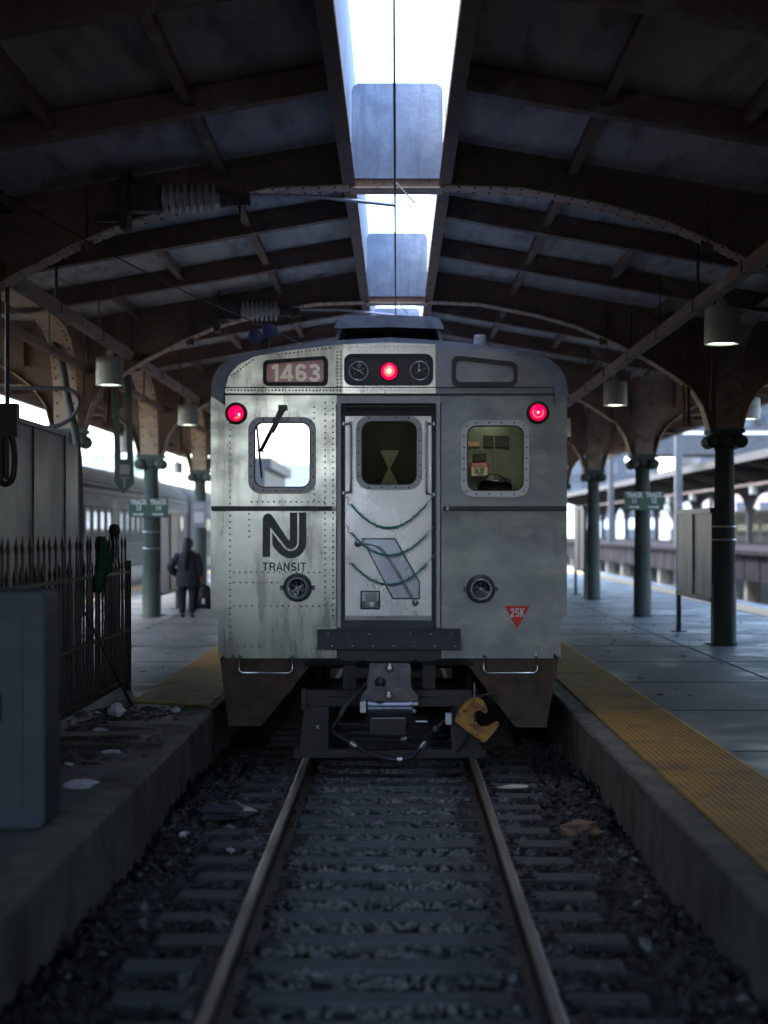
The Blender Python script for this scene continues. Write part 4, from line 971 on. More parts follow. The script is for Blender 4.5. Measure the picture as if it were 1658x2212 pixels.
MB().lathe((0,0,0), [(.158,-.352),(.10,-.362),(.001,-.366)], 24).build('lamp_lens', lamp_on, lp)
MB().box(-.045,.045,-.03,.03,0,.09).cyl((0,0,.09),(0,0,.13),.012).build('lamp_stem', enamel, lp)
lamps = [(3.47,16.75,CZ+2.33,'nearest drum lamp on the right, high near the picture edge'),(3.47,24.9,CZ+2.33,'drum lamp right of the train roof, second on the right channel'),(3.47,33,CZ+2.33,'drum lamp of the right channel hidden behind the train'),
         (-3.78,21.45,CZ+2.33,'large drum lamp left of the train, nearest on the left channel'),(-3.78,29.5,CZ+2.33,'drum lamp close beside the left edge of the train'),(-3.78,37.6,CZ+2.33,'drum lamp of the left channel hidden behind the train'),
         (-6.2,37.0,CZ+2.2,'pale drum lamp beyond the signed left column against the sky'),(-7.4,54.5,CZ+2.35,'small distant drum lamp under the left arch against the sky'),
         (6.2,27.8,CZ+2.32,'dark drum lamp against the sky beyond the right columns'),(6.2,20.4,CZ+2.28,'dark drum lamp cut by the right edge of the picture')]
for i_, (x, y, z, lab) in enumerate(lamps):
    if i_ == 0: lp.location = (x, y, z); lp['label'] = lab
    else: copy_tree(lp, None, (x, y, z), lab)
for (x, ys) in ((-6.2,(37.0,)),(-7.4,(54.5,)),(6.2,(27.8,20.4))):
    for y in ys:
        z0 = {37.0:CZ+2.2,54.5:CZ+2.35,27.8:CZ+2.32,20.4:CZ+2.28}[y]
        tag(MB().cyl((0,0,.12),(0,0,rz(x-SX)-z0-.02),.014).build('lamp_rod', steel_grey, loc=(x,y,z0)), {37.0:'rod holding the pale lamp beyond the signed left column',54.5:'rod holding the small distant lamp under the left arch',27.8:'rod holding the dark lamp beyond the right columns',20.4:'rod holding the lamp cut by the right picture edge'}[y], 'rod')
# conduits and pipes, left
def pipe(pts, r, lab, m_=steel_grey, cat='pipe', smooth=True):
    return tag(MB().tube(catmull(pts, 6) if smooth else pts, r, 10).build('conduit', m_), lab, cat)
pipe([(-4.15,15.6,CZ+3.0),(-4.0,15.6,CZ+3.3),(-3.77,15.6,CZ+3.45),(-3.73,15.6,CZ+3.3),(-3.73,15.6,CZ+2.0),(-3.73,15.6,CZ+.5)], .022, 'thin grey conduit dropping from the roof at the far left')
tag(MB().box(-.05,.12,-.06,.06,.30,.62).tube(catmull([(-.03,-.05,.30),(-.05,-.06,.1),(-.04,-.06,-.12),(.02,-.06,-.16),(.08,-.06,-.1),(.10,-.06,.1),(.07,-.05,.32)],5), .03, 10).cyl((0,0,.3),(0,0,-.1),.035).build('switch_lever', rubber, loc=(-3.73,15.55,CZ+.62)), 'black lever gear at the foot of the conduit, in front of the grey enclosure', 'lever')
pipe([(-6.2,22.6,CZ+2.02),(-5.0,22.6,CZ+2.02),(-4.55,22.6,CZ+2.0),(-4.42,22.6,CZ+1.8),(-4.6,22.6,CZ+1.55),(-5.0,22.6,CZ+1.46),(-6.2,22.6,CZ+1.44)], .03, 'grey pipe bend curling back at the far left above the enclosure')
pipe([(-5.0,22.6,CZ+3.0),(-4.70,22.6,CZ+2.5),(-4.60,22.7,CZ+1.9),(-4.45,22.7,CZ+1.0),(-4.42,22.7,-1.2+CZ)], .055, 'thick grey drain pipe beside the left column behind the enclosure')
# catenary: contact wire, arms with ribbed insulators
tag(MB().tube([(SX-.02, y, 5.33+.02*math.cos((y-15.5)/7.75*6.28)) for y in [8+.5*k for k in range(70)]], .011, 6).build('contact_wire', iron), 'thin contact wire running along the slot over the train', 'wire')
def insulator(y, s_, lab):
    t = thing('wire_arm', lab, 'wire arm', (SX-1.95, y-.35, CZ+3.15), 'insulated arms carrying the contact wire')
    pr = [(.05,-.30)]
    for k in range(8): x = -.27+.066*k; pr += [(.055,x),(.135,x+.012),(.14,x+.022),(.135,x+.032),(.055,x+.044)]
    pr += [(.05,.30)]
    MB().lathe((0,0,0), pr, 24, 'x').build('insulator', ceramic, t)
    MB().box(-.58,-.30,-.1,.1,-.13,.13).box(-.66,-.58,-.14,.14,-.30,.22).box(-.9,-.6,-.05,.05,-.22,-.14).box(-.35,-.28,-.08,.08,-.10,.10).box(-.62,-.60,.1,.3,-.1,.6).build('clamp', iron, t, .01)
    MB().cyl((.28,0,0),(.42,0,0),.09,.06).box(.42,.56,-.04,.04,-.07,.05).cyl((.46,0,-.05),(.46,0,-.20),.02,.006).build('end_fitting', iron, t)
    MB().tube([(.5,0,.03),(1.2,0,.02),(1.93,0,-.06)], .02, 8).tube([(1.93,0,.16),(2.12,0,-.04)], .008, 6).build('arm', galv, t)
insulator(15.5, 1, 'ribbed insulator arm reaching to the slot in front of the nearest girder'); insulator(23.25, 1, 'ribbed insulator arm above the train roof, second from the camera')
tag(MB().tube(catmull([(-3.5,12.4,CZ+2.92),(-2.2,14.6,CZ+2.35),(-1.2,18,CZ+2.2),(-.6,24,CZ+2.4)],6), .007, 5).build('cable', iron), 'thin black cable sagging across under the left roof', 'cable')
# green pennant sign
t = thing('pennant_sign', 'green arrow shaped hanging sign on two straps left of the signed column', 'sign', (-4.03, 24.0, 0))
MB().prism([(-.175,CZ+2.35),(-.085,CZ+2.35),(-.04,CZ+1.05),(-.13,CZ+1.05)], -.02, .0).prism([(.02,CZ+2.35),(.12,CZ+2.35),(.15,CZ+1.05),(.06,CZ+1.05)], -.02, .0).build('strap', green_p, t)
MB().prism([(-.13,CZ+1.08),(.15,CZ+1.08),(.165,CZ+.72),(.0,CZ+.56),(-.13,CZ+.74)], -.035, -.01).build('sign_panel', green_p, t)
MB().box(-.05,.10,-.042,-.036,CZ+.86,CZ+1.0).box(-.045,.095,-.042,-.036,CZ+.80,CZ+.812).box(.012,.03,-.042,-.036,CZ+.66,CZ+.80).build('sign_marks', mat('faded_white', (.42,.45,.42), None, .6), t)

# ------------------------------------------------------------------ left foreground: cabinet, fence, enclosure, litter
t = thing('utility_cabinet', 'blue-grey metal cabinet with rounded corners, out of focus at the left edge', 'cabinet', (-1.88, 8.85, PT))
vs = rr(-1.5, 0, 0, 1.32, .05)
m = MB().prism([(a, b) for a, b in vs], 0, .4); m.build('cabinet_body', box_m, t, .01)
MB().box(-1.35,-.12,-.012,-.002,.12,1.18).build('cabinet_door', box_m, t, .006); MB().box(-.28,-.24,-.05,-.012,.6,.75).build('handle', iron, t, .004)
m = MB()
for k in range(7): m.box(-.006, .010, .10, .30, .95+.035*k, .965+.035*k)
m.build('louvre', box_m, t)
for z in (.25, 1.0): MB().cyl((-1.36,-.015,z),(-1.36,-.015,z+.09),.012).build('hinge', iron, t)
MB().box(-.75,-.55,-.016,-.012,.85,.95).build('label_plate', galv, t)
F = thing('iron_fence', 'black iron picket fence with spear tops beside the left platform edge', 'fence', (-2.72, 0, PT))
def picket(h, w_):
    m = MB().box(-.009, .009, -w_/2, w_/2, .08, h-.14)
    m.add([(-.01,-w_/2,h-.14),(.01,-w_/2,h-.14),(.01,w_/2,h-.14),(-.01,w_/2,h-.14),(-.014,-w_*.75,h-.09),(.014,-w_*.75,h-.09),(.014,w_*.75,h-.09),(-.014,w_*.75,h-.09),(0,0,h)],
          [(0,1,5,4),(1,2,6,5),(2,3,7,6),(3,0,4,7),(4,5,8),(5,6,8),(6,7,8),(7,4,8)])
    return m
pt = picket(1.62, .034); ps = picket(1.40, .03); po = pso = None; y = 8.2; k = 0; random.seed(2)
while y < 16.5:
    if k % 2 == 0:
        if po is None: po = pt.build('picket', fence_m, F, loc=(0, y, 0)); o = po
        else: o = po.copy(); COL.objects.link(o); o.parent = F; o.location = (0, y, 0)
    else:
        if pso is None: pso = ps.build('picket', fence_m, F, loc=(0, y, 0)); o = pso
        else: o = pso.copy(); COL.objects.link(o); o.parent = F; o.location = (0, y, 0)
    o.rotation_euler = (R(random.uniform(-1.0,1.0)), R(random.uniform(-.6,.6)), 0)
    y += .118; k += 1
for z in (.13, .62, 1.22): MB().box(-.022, .022, 8.0, 16.6, z, z+.028).build('fence_rail', fence_m, F)
MB().cyl((0,16.62,0),(0,16.62,1.35),.03).build('fence_post', fence_m, F)
MB().box(-.02,.0,0,.36,0,.30).build('rusty_plate', rust, F, loc=(.035, 12.6, .90)); MB().box(-.02,.0,0,.36,0,.28).build('rusty_plate', rust, F, loc=(.035, 11.35, .93))
m = MB(); 
for k in range(15):
    for sg in (-1, 1): m.tube([(-.03, 13.2+.13*k, .15), (-.03, 13.2+.13*k+sg*.9, 1.05)], .0025, 4)
m.build('mesh_panel', galv, F)
tag(MB().lathe((0,0,0), [(.075,0),(.06,.03),(.055,1.62),(.07,1.64),(.07,1.67),(.055,1.72),(.001,1.74)], 16).build('bollard_post', fence_m, loc=(-3.16,18.3,PT)), 'round black post with a ball cap behind the fence', 'post')
m = MB(); random.seed(9)
vs = []; n = 12; rows = 14
for j in range(rows):
    t_ = j/(rows-1); c = Vector((.03+.05*math.sin(t_*3), .12-.22*t_+.05*math.sin(t_*7), -.50*t_)); r_ = .05+.035*math.sin(t_*3.0)
    for k in range(n): a = 2*math.pi*k/n; q = r_*(1+random.uniform(-.25,.3)); vs.append((c.x+q*.8*math.cos(a), c.y+q*1.5*math.sin(a), c.z+random.uniform(-.01,.01)))
m.add(vs, [(j*n+k, j*n+(k+1)%n, (j+1)*n+(k+1)%n, (j+1)*n+k) for j in range(rows-1) for k in range(n)]+[tuple(range(n)), tuple(range((rows-1)*n, rows*n))], True)
tag(m.build('green_rag', rag_m, loc=(-2.68, 14.55, PT+1.6)), 'dark green rag or netting hung over the top of the iron fence', 'rag')
tag(MB().tube([(-2.62,13.8,PT+.95),(-2.4,14.9,PT+.03)], .013, 6).build('leaning_bar', iron), 'dark bar leaning against the fence', 'bar')
E = thing('metal_enclosure', 'tall grey sheet metal enclosure behind the iron fence', 'enclosure', (-3.84, 0, PT))
MB().box(-1.6, 0, 9.5, 18.9, 0, 2.80).build('enclosure_body', encl_m, E)
m = MB()
for y in (11, 12.5, 14, 15.6, 17.2, 18.85): m.box(0, .018, y-.03, y+.03, 0, 2.80)
m.box(0, .03, 9.5, 18.9, 2.77, 2.82); m.build('seam_strip', encl_m, E)
MB().box(-1.5, -.01, 18.9, 19.65, 0, 2.70).build('side_box', encl_m, E)
# litter on the left platform
def plank(x, y, z, l, w_, rzz, tilt, lab, m_=plank_m):
    o = MB().box(-l/2, l/2, -w_/2, w_/2, 0, .025).build('plank', m_, bevel=.003, loc=(x, y, z)); o.rotation_euler = (0, R(tilt), R(rzz)); return tag(o, lab, 'plank', 'loose planks lying by the fence')
plank(-2.02,13.55,PT+.012,.72,.13,18,2,'pale plank lying nearest the platform edge')
plank(-2.28,12.75,PT+.03,.95,.11,12,0,'long grey plank lying by the fence foot')
plank(-2.12,12.95,PT+.055,.6,.05,-24,0,'thin batten lying across the long plank')
plank(-2.5,12.2,PT+.02,.7,.10,30,3,'dark plank end close by the cabinet',litter_dark)
plank(-2.1,12.2,PT+.01,.75,.035,6,0,'dark thin stick on the concrete in front of the planks',litter_dark)
random.seed(21)
def crumple(r, sc=(1,1,.5), seed=0):
    random.seed(seed); m = MB().sphere((0,0,0), r, 9, 6, sc); m.v = [(a+random.uniform(-.3,.3)*r, b+random.uniform(-.3,.3)*r, c+random.uniform(-.16,.16)*r) for a, b, c in m.v]; m.sm = [False]*len(m.sm); return m
def litter(x, y, z, r, m_, lab, name='crumpled_paper', cat='litter', sc=(1,1,.5), seed=1):
    return tag(crumple(r, sc, seed).build(name, m_, loc=(x, y, z+r*sc[2]*.8)), lab, cat)
litter(-1.98,10.3,PT,.09,paper,'white crumpled paper on the platform near the edge beside the cabinet',sc=(1.3,.8,.28),seed=3)
litter(-2.3,10.1,PT,.08,paper,'blue-white crumpled bag right beside the cabinet','crumpled_bag',sc=(1.3,.6,.3),seed=4)
litter(-2.42,14.2,PT,.075,paper,'pale crumpled paper under the end of the fence',sc=(1,1,.9),seed=5)
litter(-2.35,13.05,PT,.06,paper,'small white crumpled wrapper between the planks',seed=6)
litter(-1.95,14.6,PT,.03,paper,'clear plastic cup lying by the yellow strip','plastic_cup',sc=(1.6,1,.9),seed=7)
litter(-2.05,11.9,PT,.045,paper,'torn white wrapper in front of the planks','wrapper',sc=(1.8,.8,.3),seed=8)
litter(-2.25,11.3,PT,.03,paper,'tiny white scrap near the cabinet','paper_scrap',sc=(1.6,.8,.3),seed=9)
m = MB(); random.seed(31)
for _ in range(900):
    x = random.gauss(-2.38,.22); y = random.uniform(11.2,15.0)
    if x > -1.72: continue
    r_ = random.uniform(.004,.014); a = random.uniform(0,3.14)
    m.box(-r_*random.uniform(1,3), r_*1.5, -r_, r_, 0, r_*.8, Matrix.Translation((x,y,PT+.004)) @ Matrix.Rotation(a,4,'Z') @ Matrix.Rotation(random.uniform(-.3,.3),4,'X'))
tag(m.build('debris', litter_dark), 'dark dirt and broken bits scattered along the fence foot', 'debris', kind='stuff')
m = MB(); random.seed(77)
for _ in range(260):
    x = random.choice((random.uniform(-6.5,-1.9), random.uniform(2.7,7.0))); y = random.uniform(13, 34); r_ = random.uniform(.008,.028); a = random.uniform(0, 3.14)
    if x < -2.5 and y < 17: continue
    m.box(-r_*random.uniform(.8,2), r_, -r_*.6, r_*.6, 0, r_*.3, Matrix.Translation((x,y,PT+.009)) @ Matrix.Rotation(a,4,'Z') @ Matrix.Rotation(random.uniform(-.3,.3),4,'X'))
tag(m.build('grit', litter_dark), 'small dark crumbs and leaf bits scattered over both platforms', 'debris', kind='stuff')
# litter on the track bed
litter(-1.28,12.35,-.2,.16,blue_bag,'dark blue crumpled bag on the ballast left of the rail','plastic_bag',sc=(1.5,1.1,.55),seed=12)
litter(1.42,11.75,-.22,.13,brown_leaf,'pale brown crumpled bag on the ballast by the right platform','paper_bag',sc=(1.3,.9,.6),seed=13)
litter(-1.48,11.7,-.2,.035,paper,'white paper cup on the ballast below the blue bag','paper_cup',sc=(1.3,.9,.9),seed=14)
litter(-1.1,11.2,-.2,.03,paper,'white scrap near the left rail','paper_scrap',sc=(1.3,.6,.6),seed=15)
litter(-1.62,9.9,-.2,.05,mat('orange_litter',(.4,.12,.04),None,.6),'orange scrap on the ballast by the left platform edge','orange_scrap',seed=16)
for (x,y,rz_,lab,s_) in ((-1.02,12.9,-15,'flat brown card left of the left rail','a'),(1.05,13.6,8,'pale torn card beside the right rail below the yellow hook','b')):
    o = MB().prism([(-.14,-.03),(0,.03),(.14,.0),(.12,-.04),(-.02,-.05)], 0, .012, 'z').build('torn_card', brown_leaf if s_=='a' else cream, loc=(x,y,-.185 if s_ == 'a' else -.12)); o.rotation_euler = (R(12),0,R(rz_)); tag(o, lab, 'litter')

# ------------------------------------------------------------------ person with a bag
px, py = -3.93, 30.6
P = thing('person', 'woman in a dark grey coat with long dark hair walking away carrying a bag', 'person', (px, py, PT))
def skinned(name, verts, edges, radii, m_, parent, root=0, sub=2):
    me = bpy.data.meshes.new(name); me.from_pydata(verts, edges, []); me.materials.append(m_)
    o = bpy.data.objects.new(name, me); COL.objects.link(o); o.parent = parent
    o.modifiers.new('skin', 'SKIN'); me.skin_vertices  # layer is created with the modifier
    for i_, r_ in enumerate(radii): me.skin_vertices[0].data[i_].radius = (r_, r_) if not isinstance(r_, tuple) else r_
    me.skin_vertices[0].data[root].use_root = True
    s_ = o.modifiers.new('sub', 'SUBSURF'); s_.levels = sub; s_.render_levels = sub
    for p in me.polygons: p.use_smooth = True
    return o
V = [(0,0,.80),(0,0,.95),(0,0,1.12),(0,.01,1.24),(0,.02,1.30),(0,.03,1.38),(0,.03,1.44),      # pelvis..head
     (-.09,0,.76),(-.10,.06,.42),(-.10,.02,.08),(-.10,.14,.03),                                # left leg
     (.09,0,.76),(.10,-.03,.42),(.09,-.10,.09),(.10,.0,.03),                                    # right leg
     (-.16,0,1.20),(-.29,-.02,.98),(-.20,.14,.84),(-.15,.22,.86),                               # left arm bent in front
     (.16,0,1.20),(.22,0,.96),(.245,.02,.76),(.25,.02,.70)]                                     # right arm down
Eg = [(0,1),(1,2),(2,3),(3,4),(4,5),(5,6),(0,7),(7,8),(8,9),(9,10),(0,11),(11,12),(12,13),(13,14),(3,15),(15,16),(16,17),(17,18),(3,19),(19,20),(20,21),(21,22)]
Rd = [.13,.12,.14,.11,.05,.085,.08,.09,.06,.042,.035,.09,.06,.042,.035,.055,.045,.035,.022,.055,.045,.034,.022]
base_i = len(V)
for k, (dx, dy, ln) in enumerate(((-.02,0,.05),(-.007,.0,.065),(.008,0,.06),(.02,0,.045),(.0,-.025,.035))):
    V += [(.25+dx*.8, .02+dy*.6, .67), (.255+dx, .03+dy, .67-ln*.6), (.25+dx, .0+dy, .67-ln)]; Eg += [(22, base_i), (base_i, base_i+1), (base_i+1, base_i+2)]; Rd += [.009,.008,.007]; base_i += 3
skinned('body', V, Eg, Rd, skin, P)
def loft(name, secs, m_, parent, n=16):
    m = MB(); vs = []
    for (c, rx, ry) in secs:
        for k in range(n): a = 2*math.pi*k/n; vs.append((c[0]+rx*math.cos(a), c[1]+ry*math.sin(a), c[2]))
    N = len(secs); m.add(vs, [(j*n+k, j*n+(k+1)%n, (j+1)*n+(k+1)%n, (j+1)*n+k) for j in range(N-1) for k in range(n)]+[tuple(range(n)), tuple(range((N-1)*n, N*n))], True)
    return m.build(name, m_, parent)
loft('coat', [((0,0,.60),.235,.15),((0,0,.63),.24,.155),((0,0,.80),.225,.16),((0,0,.95),.20,.155),((0,0,1.10),.205,.16),((0,.0,1.20),.20,.145),((0,.01,1.26),.14,.11),((0,.02,1.30),.075,.075)], fabric_coat, P)
MB().tube(catmull([(-.15,0,1.21),(-.25,-.02,1.08),(-.32,-.01,.96),(-.26,.08,.86),(-.16,.18,.84)],5), [.075]*12+[.07]*5+[.06]*4, 12).tube(catmull([(.15,0,1.21),(.21,0,1.05),(.23,0,.93),(.24,.02,.78)],5), [.075]*8+[.065]*4+[.055]*4, 12).build('sleeves', fabric_coat, P)
MB().tube([(.24,.02,.79),(.248,.02,.735)], .045, 10).build('red_cuff', red_paint, P)
MB().tube([(-.09,0,.66),(-.10,.05,.42),(-.10,.02,.09)], [.105,.075,.06], 12).tube([(.09,0,.66),(.10,-.02,.42),(.09,-.09,.10)], [.105,.08,.06], 12).build('trousers', jeans, P)
MB().sphere((-.10,.09,.045), .06, 10, 6, (.8,1.9,.75)).sphere((.10,-.04,.045), .06, 10, 6, (.8,1.9,.75)).build('shoes', black_plastic, P)
m = MB().sphere((0,.02,1.42), .11, 14, 10, (1,1.05,1.08)); m.add([], []); 
hr = catmull([(0,-.07,1.44),(0,-.13,1.34),(-.01,-.165,1.20),(-.02,-.175,1.05),(-.03,-.165,.93)],5); m.tube(hr, [.09+.01*math.sin(k*.3)-.0025*k for k in range(len(hr))], 12)
m.build('hair', hair_m, P)
B = thing('tote_bag', 'black tote bag with a pale print held in the right hand of the woman', 'bag', (px+.30, py+.03, PT+.17))
m = MB(); n = 14; vs = []
for (z, rx, ry) in ((0,.155,.07),(.03,.175,.085),(.2,.17,.085),(.34,.15,.07),(.42,.13,.05),(.45,.11,.04)):
    for k in range(n): a = 2*math.pi*k/n; vs.append((rx*math.cos(a), ry*math.sin(a), z+.012*math.sin(3*a)))
m.add(vs, [(j*n+k, j*n+(k+1)%n, (j+1)*n+(k+1)%n, (j+1)*n+k) for j in range(5) for k in range(n)]+[tuple(range(n)), tuple(range(5*n, 6*n))], True); m.build('bag_body', leather, B)
MB().tube(catmull([(-.10,-.04,.42),(-.09,-.03,.50),(-.07,0,.53),(-.03,0,.50),(.03,-.03,.42)],5), .014, 6).tube(catmull([(.02,.03,.42),(.06,.03,.50),(.10,.02,.50),(.15,.02,.42),(.17,.0,.33)],5), .012, 6).build('handle', leather, B)
MB().box(-.05,-.02,-.095,-.088,.25,.28).build('print', red_paint, B); MB().box(-.02,.04,-.097,-.09,.10,.20).build('print', white_paint, B)
tag(MB().cyl((0,0,0),(0,0,.42),.05).box(-.1,.1,-.1,.1,0,.02).build('stub_post', green_p, loc=(SX-COLX+.12,33.9,PT)), 'low green post left of the walking woman', 'post')

# ------------------------------------------------------------------ poster boards
def poster_board(x, y0, y1, z0, z1, mats_, lab, wx=.05):
    t = thing('poster_board', lab, 'poster board', (x, y1, 0), 'poster boards on posts along the platforms')
    for y in (y1, y0): MB().box(-.035,.035,-.035,.035,PT,z1).box(-.12,.12,-.09,.09,PT,PT+.02).build('post', dark_metal, t, loc=(0, y-y1, 0))
    MB().box(-.05,.05,y0-y1,0,z0-.07,z0).box(-.05,.05,y0-y1,0,z1,z1+.08).box(-.05,.05,(y0-y1)/2-.04,(y0-y1)/2+.04,z0,z1).build('frame', dark_metal, t)
    h = (y0-y1)/2
    for k, mm in enumerate(mats_):
        a, b = ((y0-y1)+.03, h-.04) if k == 0 else (h+.04, -.03)
        MB().box(-.03,.03,a,b,z0,z1).build('poster', mm, t)
poster_board(4.72, 23.5, 26.4, 1.08, 2.32, [poster1, poster2], 'board with two posters behind the nearest right column')
poster_board(4.72, 39.5, 41.6, 1.12, 2.6, [poster_r, poster_r], 'red poster board beside the farthest right column')
poster_board(-4.62, 31.6, 34.2, .85, 2.42, [mat('poster_white', (.5,.48,.5), (.42,.36,.34), .4, 0, 1.5, lo=.5, hi=.65), poster_y], 'board with a white and a yellow poster behind the signed left column')

# ------------------------------------------------------------------ neighbour coaches
def coach_train(name, x, sgn, y0, y1, lab, rl, ztop=3.95, group=None, winstep=1.05):
    t = thing(name, lab, 'train', (x, y0, 0), group)
    L_ = y1-y0; cx = sgn*1.55       # body centre lies on the far side of the visible side x
    h = ztop
    prof = [(0,.95),(0,3.05),(cx*.06,3.35),(cx*.22,h-.28),(cx*.5,h-.08),(cx,h),(cx*1.5,h-.08),(cx*1.78,h-.28),(cx*1.94,3.35),(cx*2,3.05),(cx*2,.95)]
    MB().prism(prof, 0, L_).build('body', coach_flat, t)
    m = MB(); s_ = -sgn
    def rib(z, hh=.035): m.box(min(0, s_*.03), max(0, s_*.03), .1, L_-.1, z, z+hh)
    for k in range(7): rib(1.05+.1*k)
    for k in range(5): rib(2.78+.085*k)
    for k in range(12):
        a = math.pi/2*k/11; zz = 3.2+(h-3.2)*math.sin(a)**.8; xx = cx*(1-math.cos(a))*.9
        m.box(xx-.03, xx+.03, .1, L_-.1, zz-.02, zz+.03)
    m.build('fluting', coach, t)
    mw = None; y = 1.2; k = 0
    while y < L_-1.5:
        if k % 8 == 7:
            MB().box(min(-s_*.05, s_*.012), max(-s_*.05, s_*.012), y-.1, y+.9, 1.0, 3.0).build('door', cab_dark, t)
        else:
            if mw is None:
                pts = [(a-0, b) for a, b in rr(0, 2.02, .62, 2.68, .13)]
                mw = MB().prism(pts, min(0, s_*.02), max(0, s_*.02), 'x'); 
                wf0 = mw.build('window', rubber, t, loc=(s_*.0, y, 0))
                wp0 = MB().prism(rr(.09, 2.11, .53, 2.59, .09), min(s_*.02, s_*.026), max(s_*.02, s_*.026), 'x').build('pane', coach_glass, wf0)
            else:
                c = wf0.copy(); COL.objects.link(c); c.parent = t; c.location = (0, y, 0); d = wp0.copy(); COL.objects.link(d); d.parent = c
        y += winstep; k += 1
    MB().box(min(cx*.2,cx*1.8), max(cx*.2,cx*1.8), .3, L_-.3, .3, .95).build('underframe', black_plastic, t)
    MB().sphere((s_*.03, rl, 2.85), .07, 8, 6).build('marker_light', mat('marker_glow', (.8,.1,.02), None, .4, emit=(1,.12,.02), es=2), t)
    return t
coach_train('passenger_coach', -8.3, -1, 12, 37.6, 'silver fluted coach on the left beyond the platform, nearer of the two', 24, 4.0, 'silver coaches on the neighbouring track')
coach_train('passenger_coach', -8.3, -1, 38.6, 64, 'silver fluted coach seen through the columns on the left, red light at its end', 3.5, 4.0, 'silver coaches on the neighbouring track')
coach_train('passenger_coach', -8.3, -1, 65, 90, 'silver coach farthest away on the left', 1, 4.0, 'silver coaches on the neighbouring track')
coach_train('silver_train', 27.5, 1, 95, 133, 'silver train standing far off at the right edge', 37, 3.75)
t = thing('shelter', 'dim blue-grey downpipe and kiosk post in front of the distant left coach', 'post', (-4.5, 44.5, PT))
MB().box(-.09,.09,-.06,.06,0,3.5).build('post_body', steel_grey, t)
# rails of the right neighbour track
rail(8.9, 0, 120, 'near rail of the empty track right of the right platform', 'rails of the empty right track'); rail(10.33, 0, 120, 'far bright rail of the empty track right of the right platform', 'rails of the empty right track')
# ------------------------------------------------------------------ right background: high platform, second shed
HP = thing('high_platform', 'raised platform with a dark stained concrete face beyond the empty right track', 'platform', (11.6, 0, 0))
MB().box(0, 8.6, 10, 170, 1.28, 1.42).build('deck', wall_conc, HP); m = MB().box(.15, .3, 10, 170, .42, 1.28)
for k in range(70): m.box(.12, .15, 10+2.3*k, 10.12+2.3*k, .42, 1.28)
m.build('face', wall_conc, HP)
for k in range(26): MB().box(.3,.75,0,.5,-.42,1.28).build('pier', conc_edge, HP, loc=(0,12+6*k,0))
SH = thing('platform_canopy', 'dark neighbouring train shed roof on columns with arched brackets, right background', 'train shed', (19.2, 0, 0))
MB().prism([(-3.7,5.3),(0,5.05),(7.5,5.9),(7.5,6.1),(0,5.3),(-3.7,5.45)], 12, 165).build('roof', mat('canopy_dark', (.035,.033,.035), (.022,.021,.023), .8, 0, 3, spec=.1), SH)
MB().box(-3.75,-3.6,12,165,5.15,5.5).build('eave_beam', iron, SH)
MB().box(-2.4,-2.28,12,165,4.2,4.33).build('channel', rusty_steel, SH)
br2 = [(.25,3.3),(.32,3.75),(.6,4.1),(1.1,4.3),(2.0,4.4)]
proto_c = proto_b = None
for k in range(19):
    y = 16.3+7.75*k+.6
    if proto_c is None:
        proto_c = MB().box(-.16,.16,-.16,.16,1.42,3.1).box(-.3,.3,-.3,.3,3.1,3.3).prism([(-3.6,5.1),(-2,4.6),(-1,4.3),(-.45,3.9),(-.2,3.3),(.2,3.3),(.45,3.9),(1,4.3),(2,4.6),(3.6,5.3),(3.6,5.45),(0,5.1),(-3.6,5.35)], -.02, .02).build('column', iron, SH, loc=(0,y,0))
        m = MB(); line = br2+[(7.75-a, b) for a, b in reversed(br2)]
        for q in range(len(line)-1): a, b = line[q], line[q+1]; m.prism([(a[0],a[1]),(b[0],b[1]),(b[0],5.06),(a[0],5.06)], -.15, .15, 'x')
        proto_b = m.build('arch_bracket', iron, SH, loc=(0,y,0))
    else:
        for pr_ in (proto_c, proto_b):
            c = pr_.copy(); COL.objects.link(c); c.parent = SH; c.location = (0, y, 0)
dl = copy_tree(lp, None, (16.9, 60, 4.18), 'small drum lamp under the dark canopy, nearest of the row on the right')
for k in range(7): copy_tree(lp, None, (16.9, 67.75+7.75*k, 4.18), 'small drum lamp under the dark canopy, %s of the row after the nearest' % ORD[k])
# buildings beyond
def building(x0, x1, y, z1, m_, lab, dep=14, fl=3.4, bay=3.0, ww=1.2, wh_=1.7, name='building'):
    t = thing(name, lab, 'building', ((x0+x1)/2, y, -.42)); w2 = (x1-x0)/2; H = z1+.42
    MB().box(-w2, w2, 0, dep, 0, H).box(-w2-.3, w2+.3, -.35, dep, H, H+.5).build('wall', m_, t)
    nb_ = int((x1-x0)/bay); nf = int(H/fl); fr = None
    for i_ in range(nb_):
        for j in range(nf):
            X = -w2+bay*(i_+.5); Zz = 1.0+fl*j
            if nb_*nf > 90 and (i_+j) % 2: continue
            if fr is None:
                fr = MB().box(-ww/2-.12, ww/2+.12, -.06, 0, -.12, wh_+.12).build('window', white_facade, t, loc=(X,0,Zz)); pn = MB().box(-ww/2, ww/2, -.08, -.06, 0, wh_).build('pane', window_dark, fr)
            else:
                c = fr.copy(); COL.objects.link(c); c.parent = t; c.location = (X,0,Zz); d = pn.copy(); COL.objects.link(d); d.parent = c
    return t
bright = mat('bright_render', (.7,.72,.74), (.6,.62,.65), .8, 0, 3)
building(24, 42, 215, 6.6, bright, 'low pale building seen through the arches, right of the train')
building(42.8, 62, 205, 6.4, brick_pink, 'pink brick building seen through the far arches on the right')
building(25, 43, 262, 20, white_facade, 'blue-grey office block above the dark canopy, just right of the train', 18, 3.6, 3.0, 1.6, 2.0)
building(48.5, 57, 255, 25, white_facade, 'narrow blue-grey tower behind the nearest right column', 18, 3.6, 2.8, 1.5, 2.0)
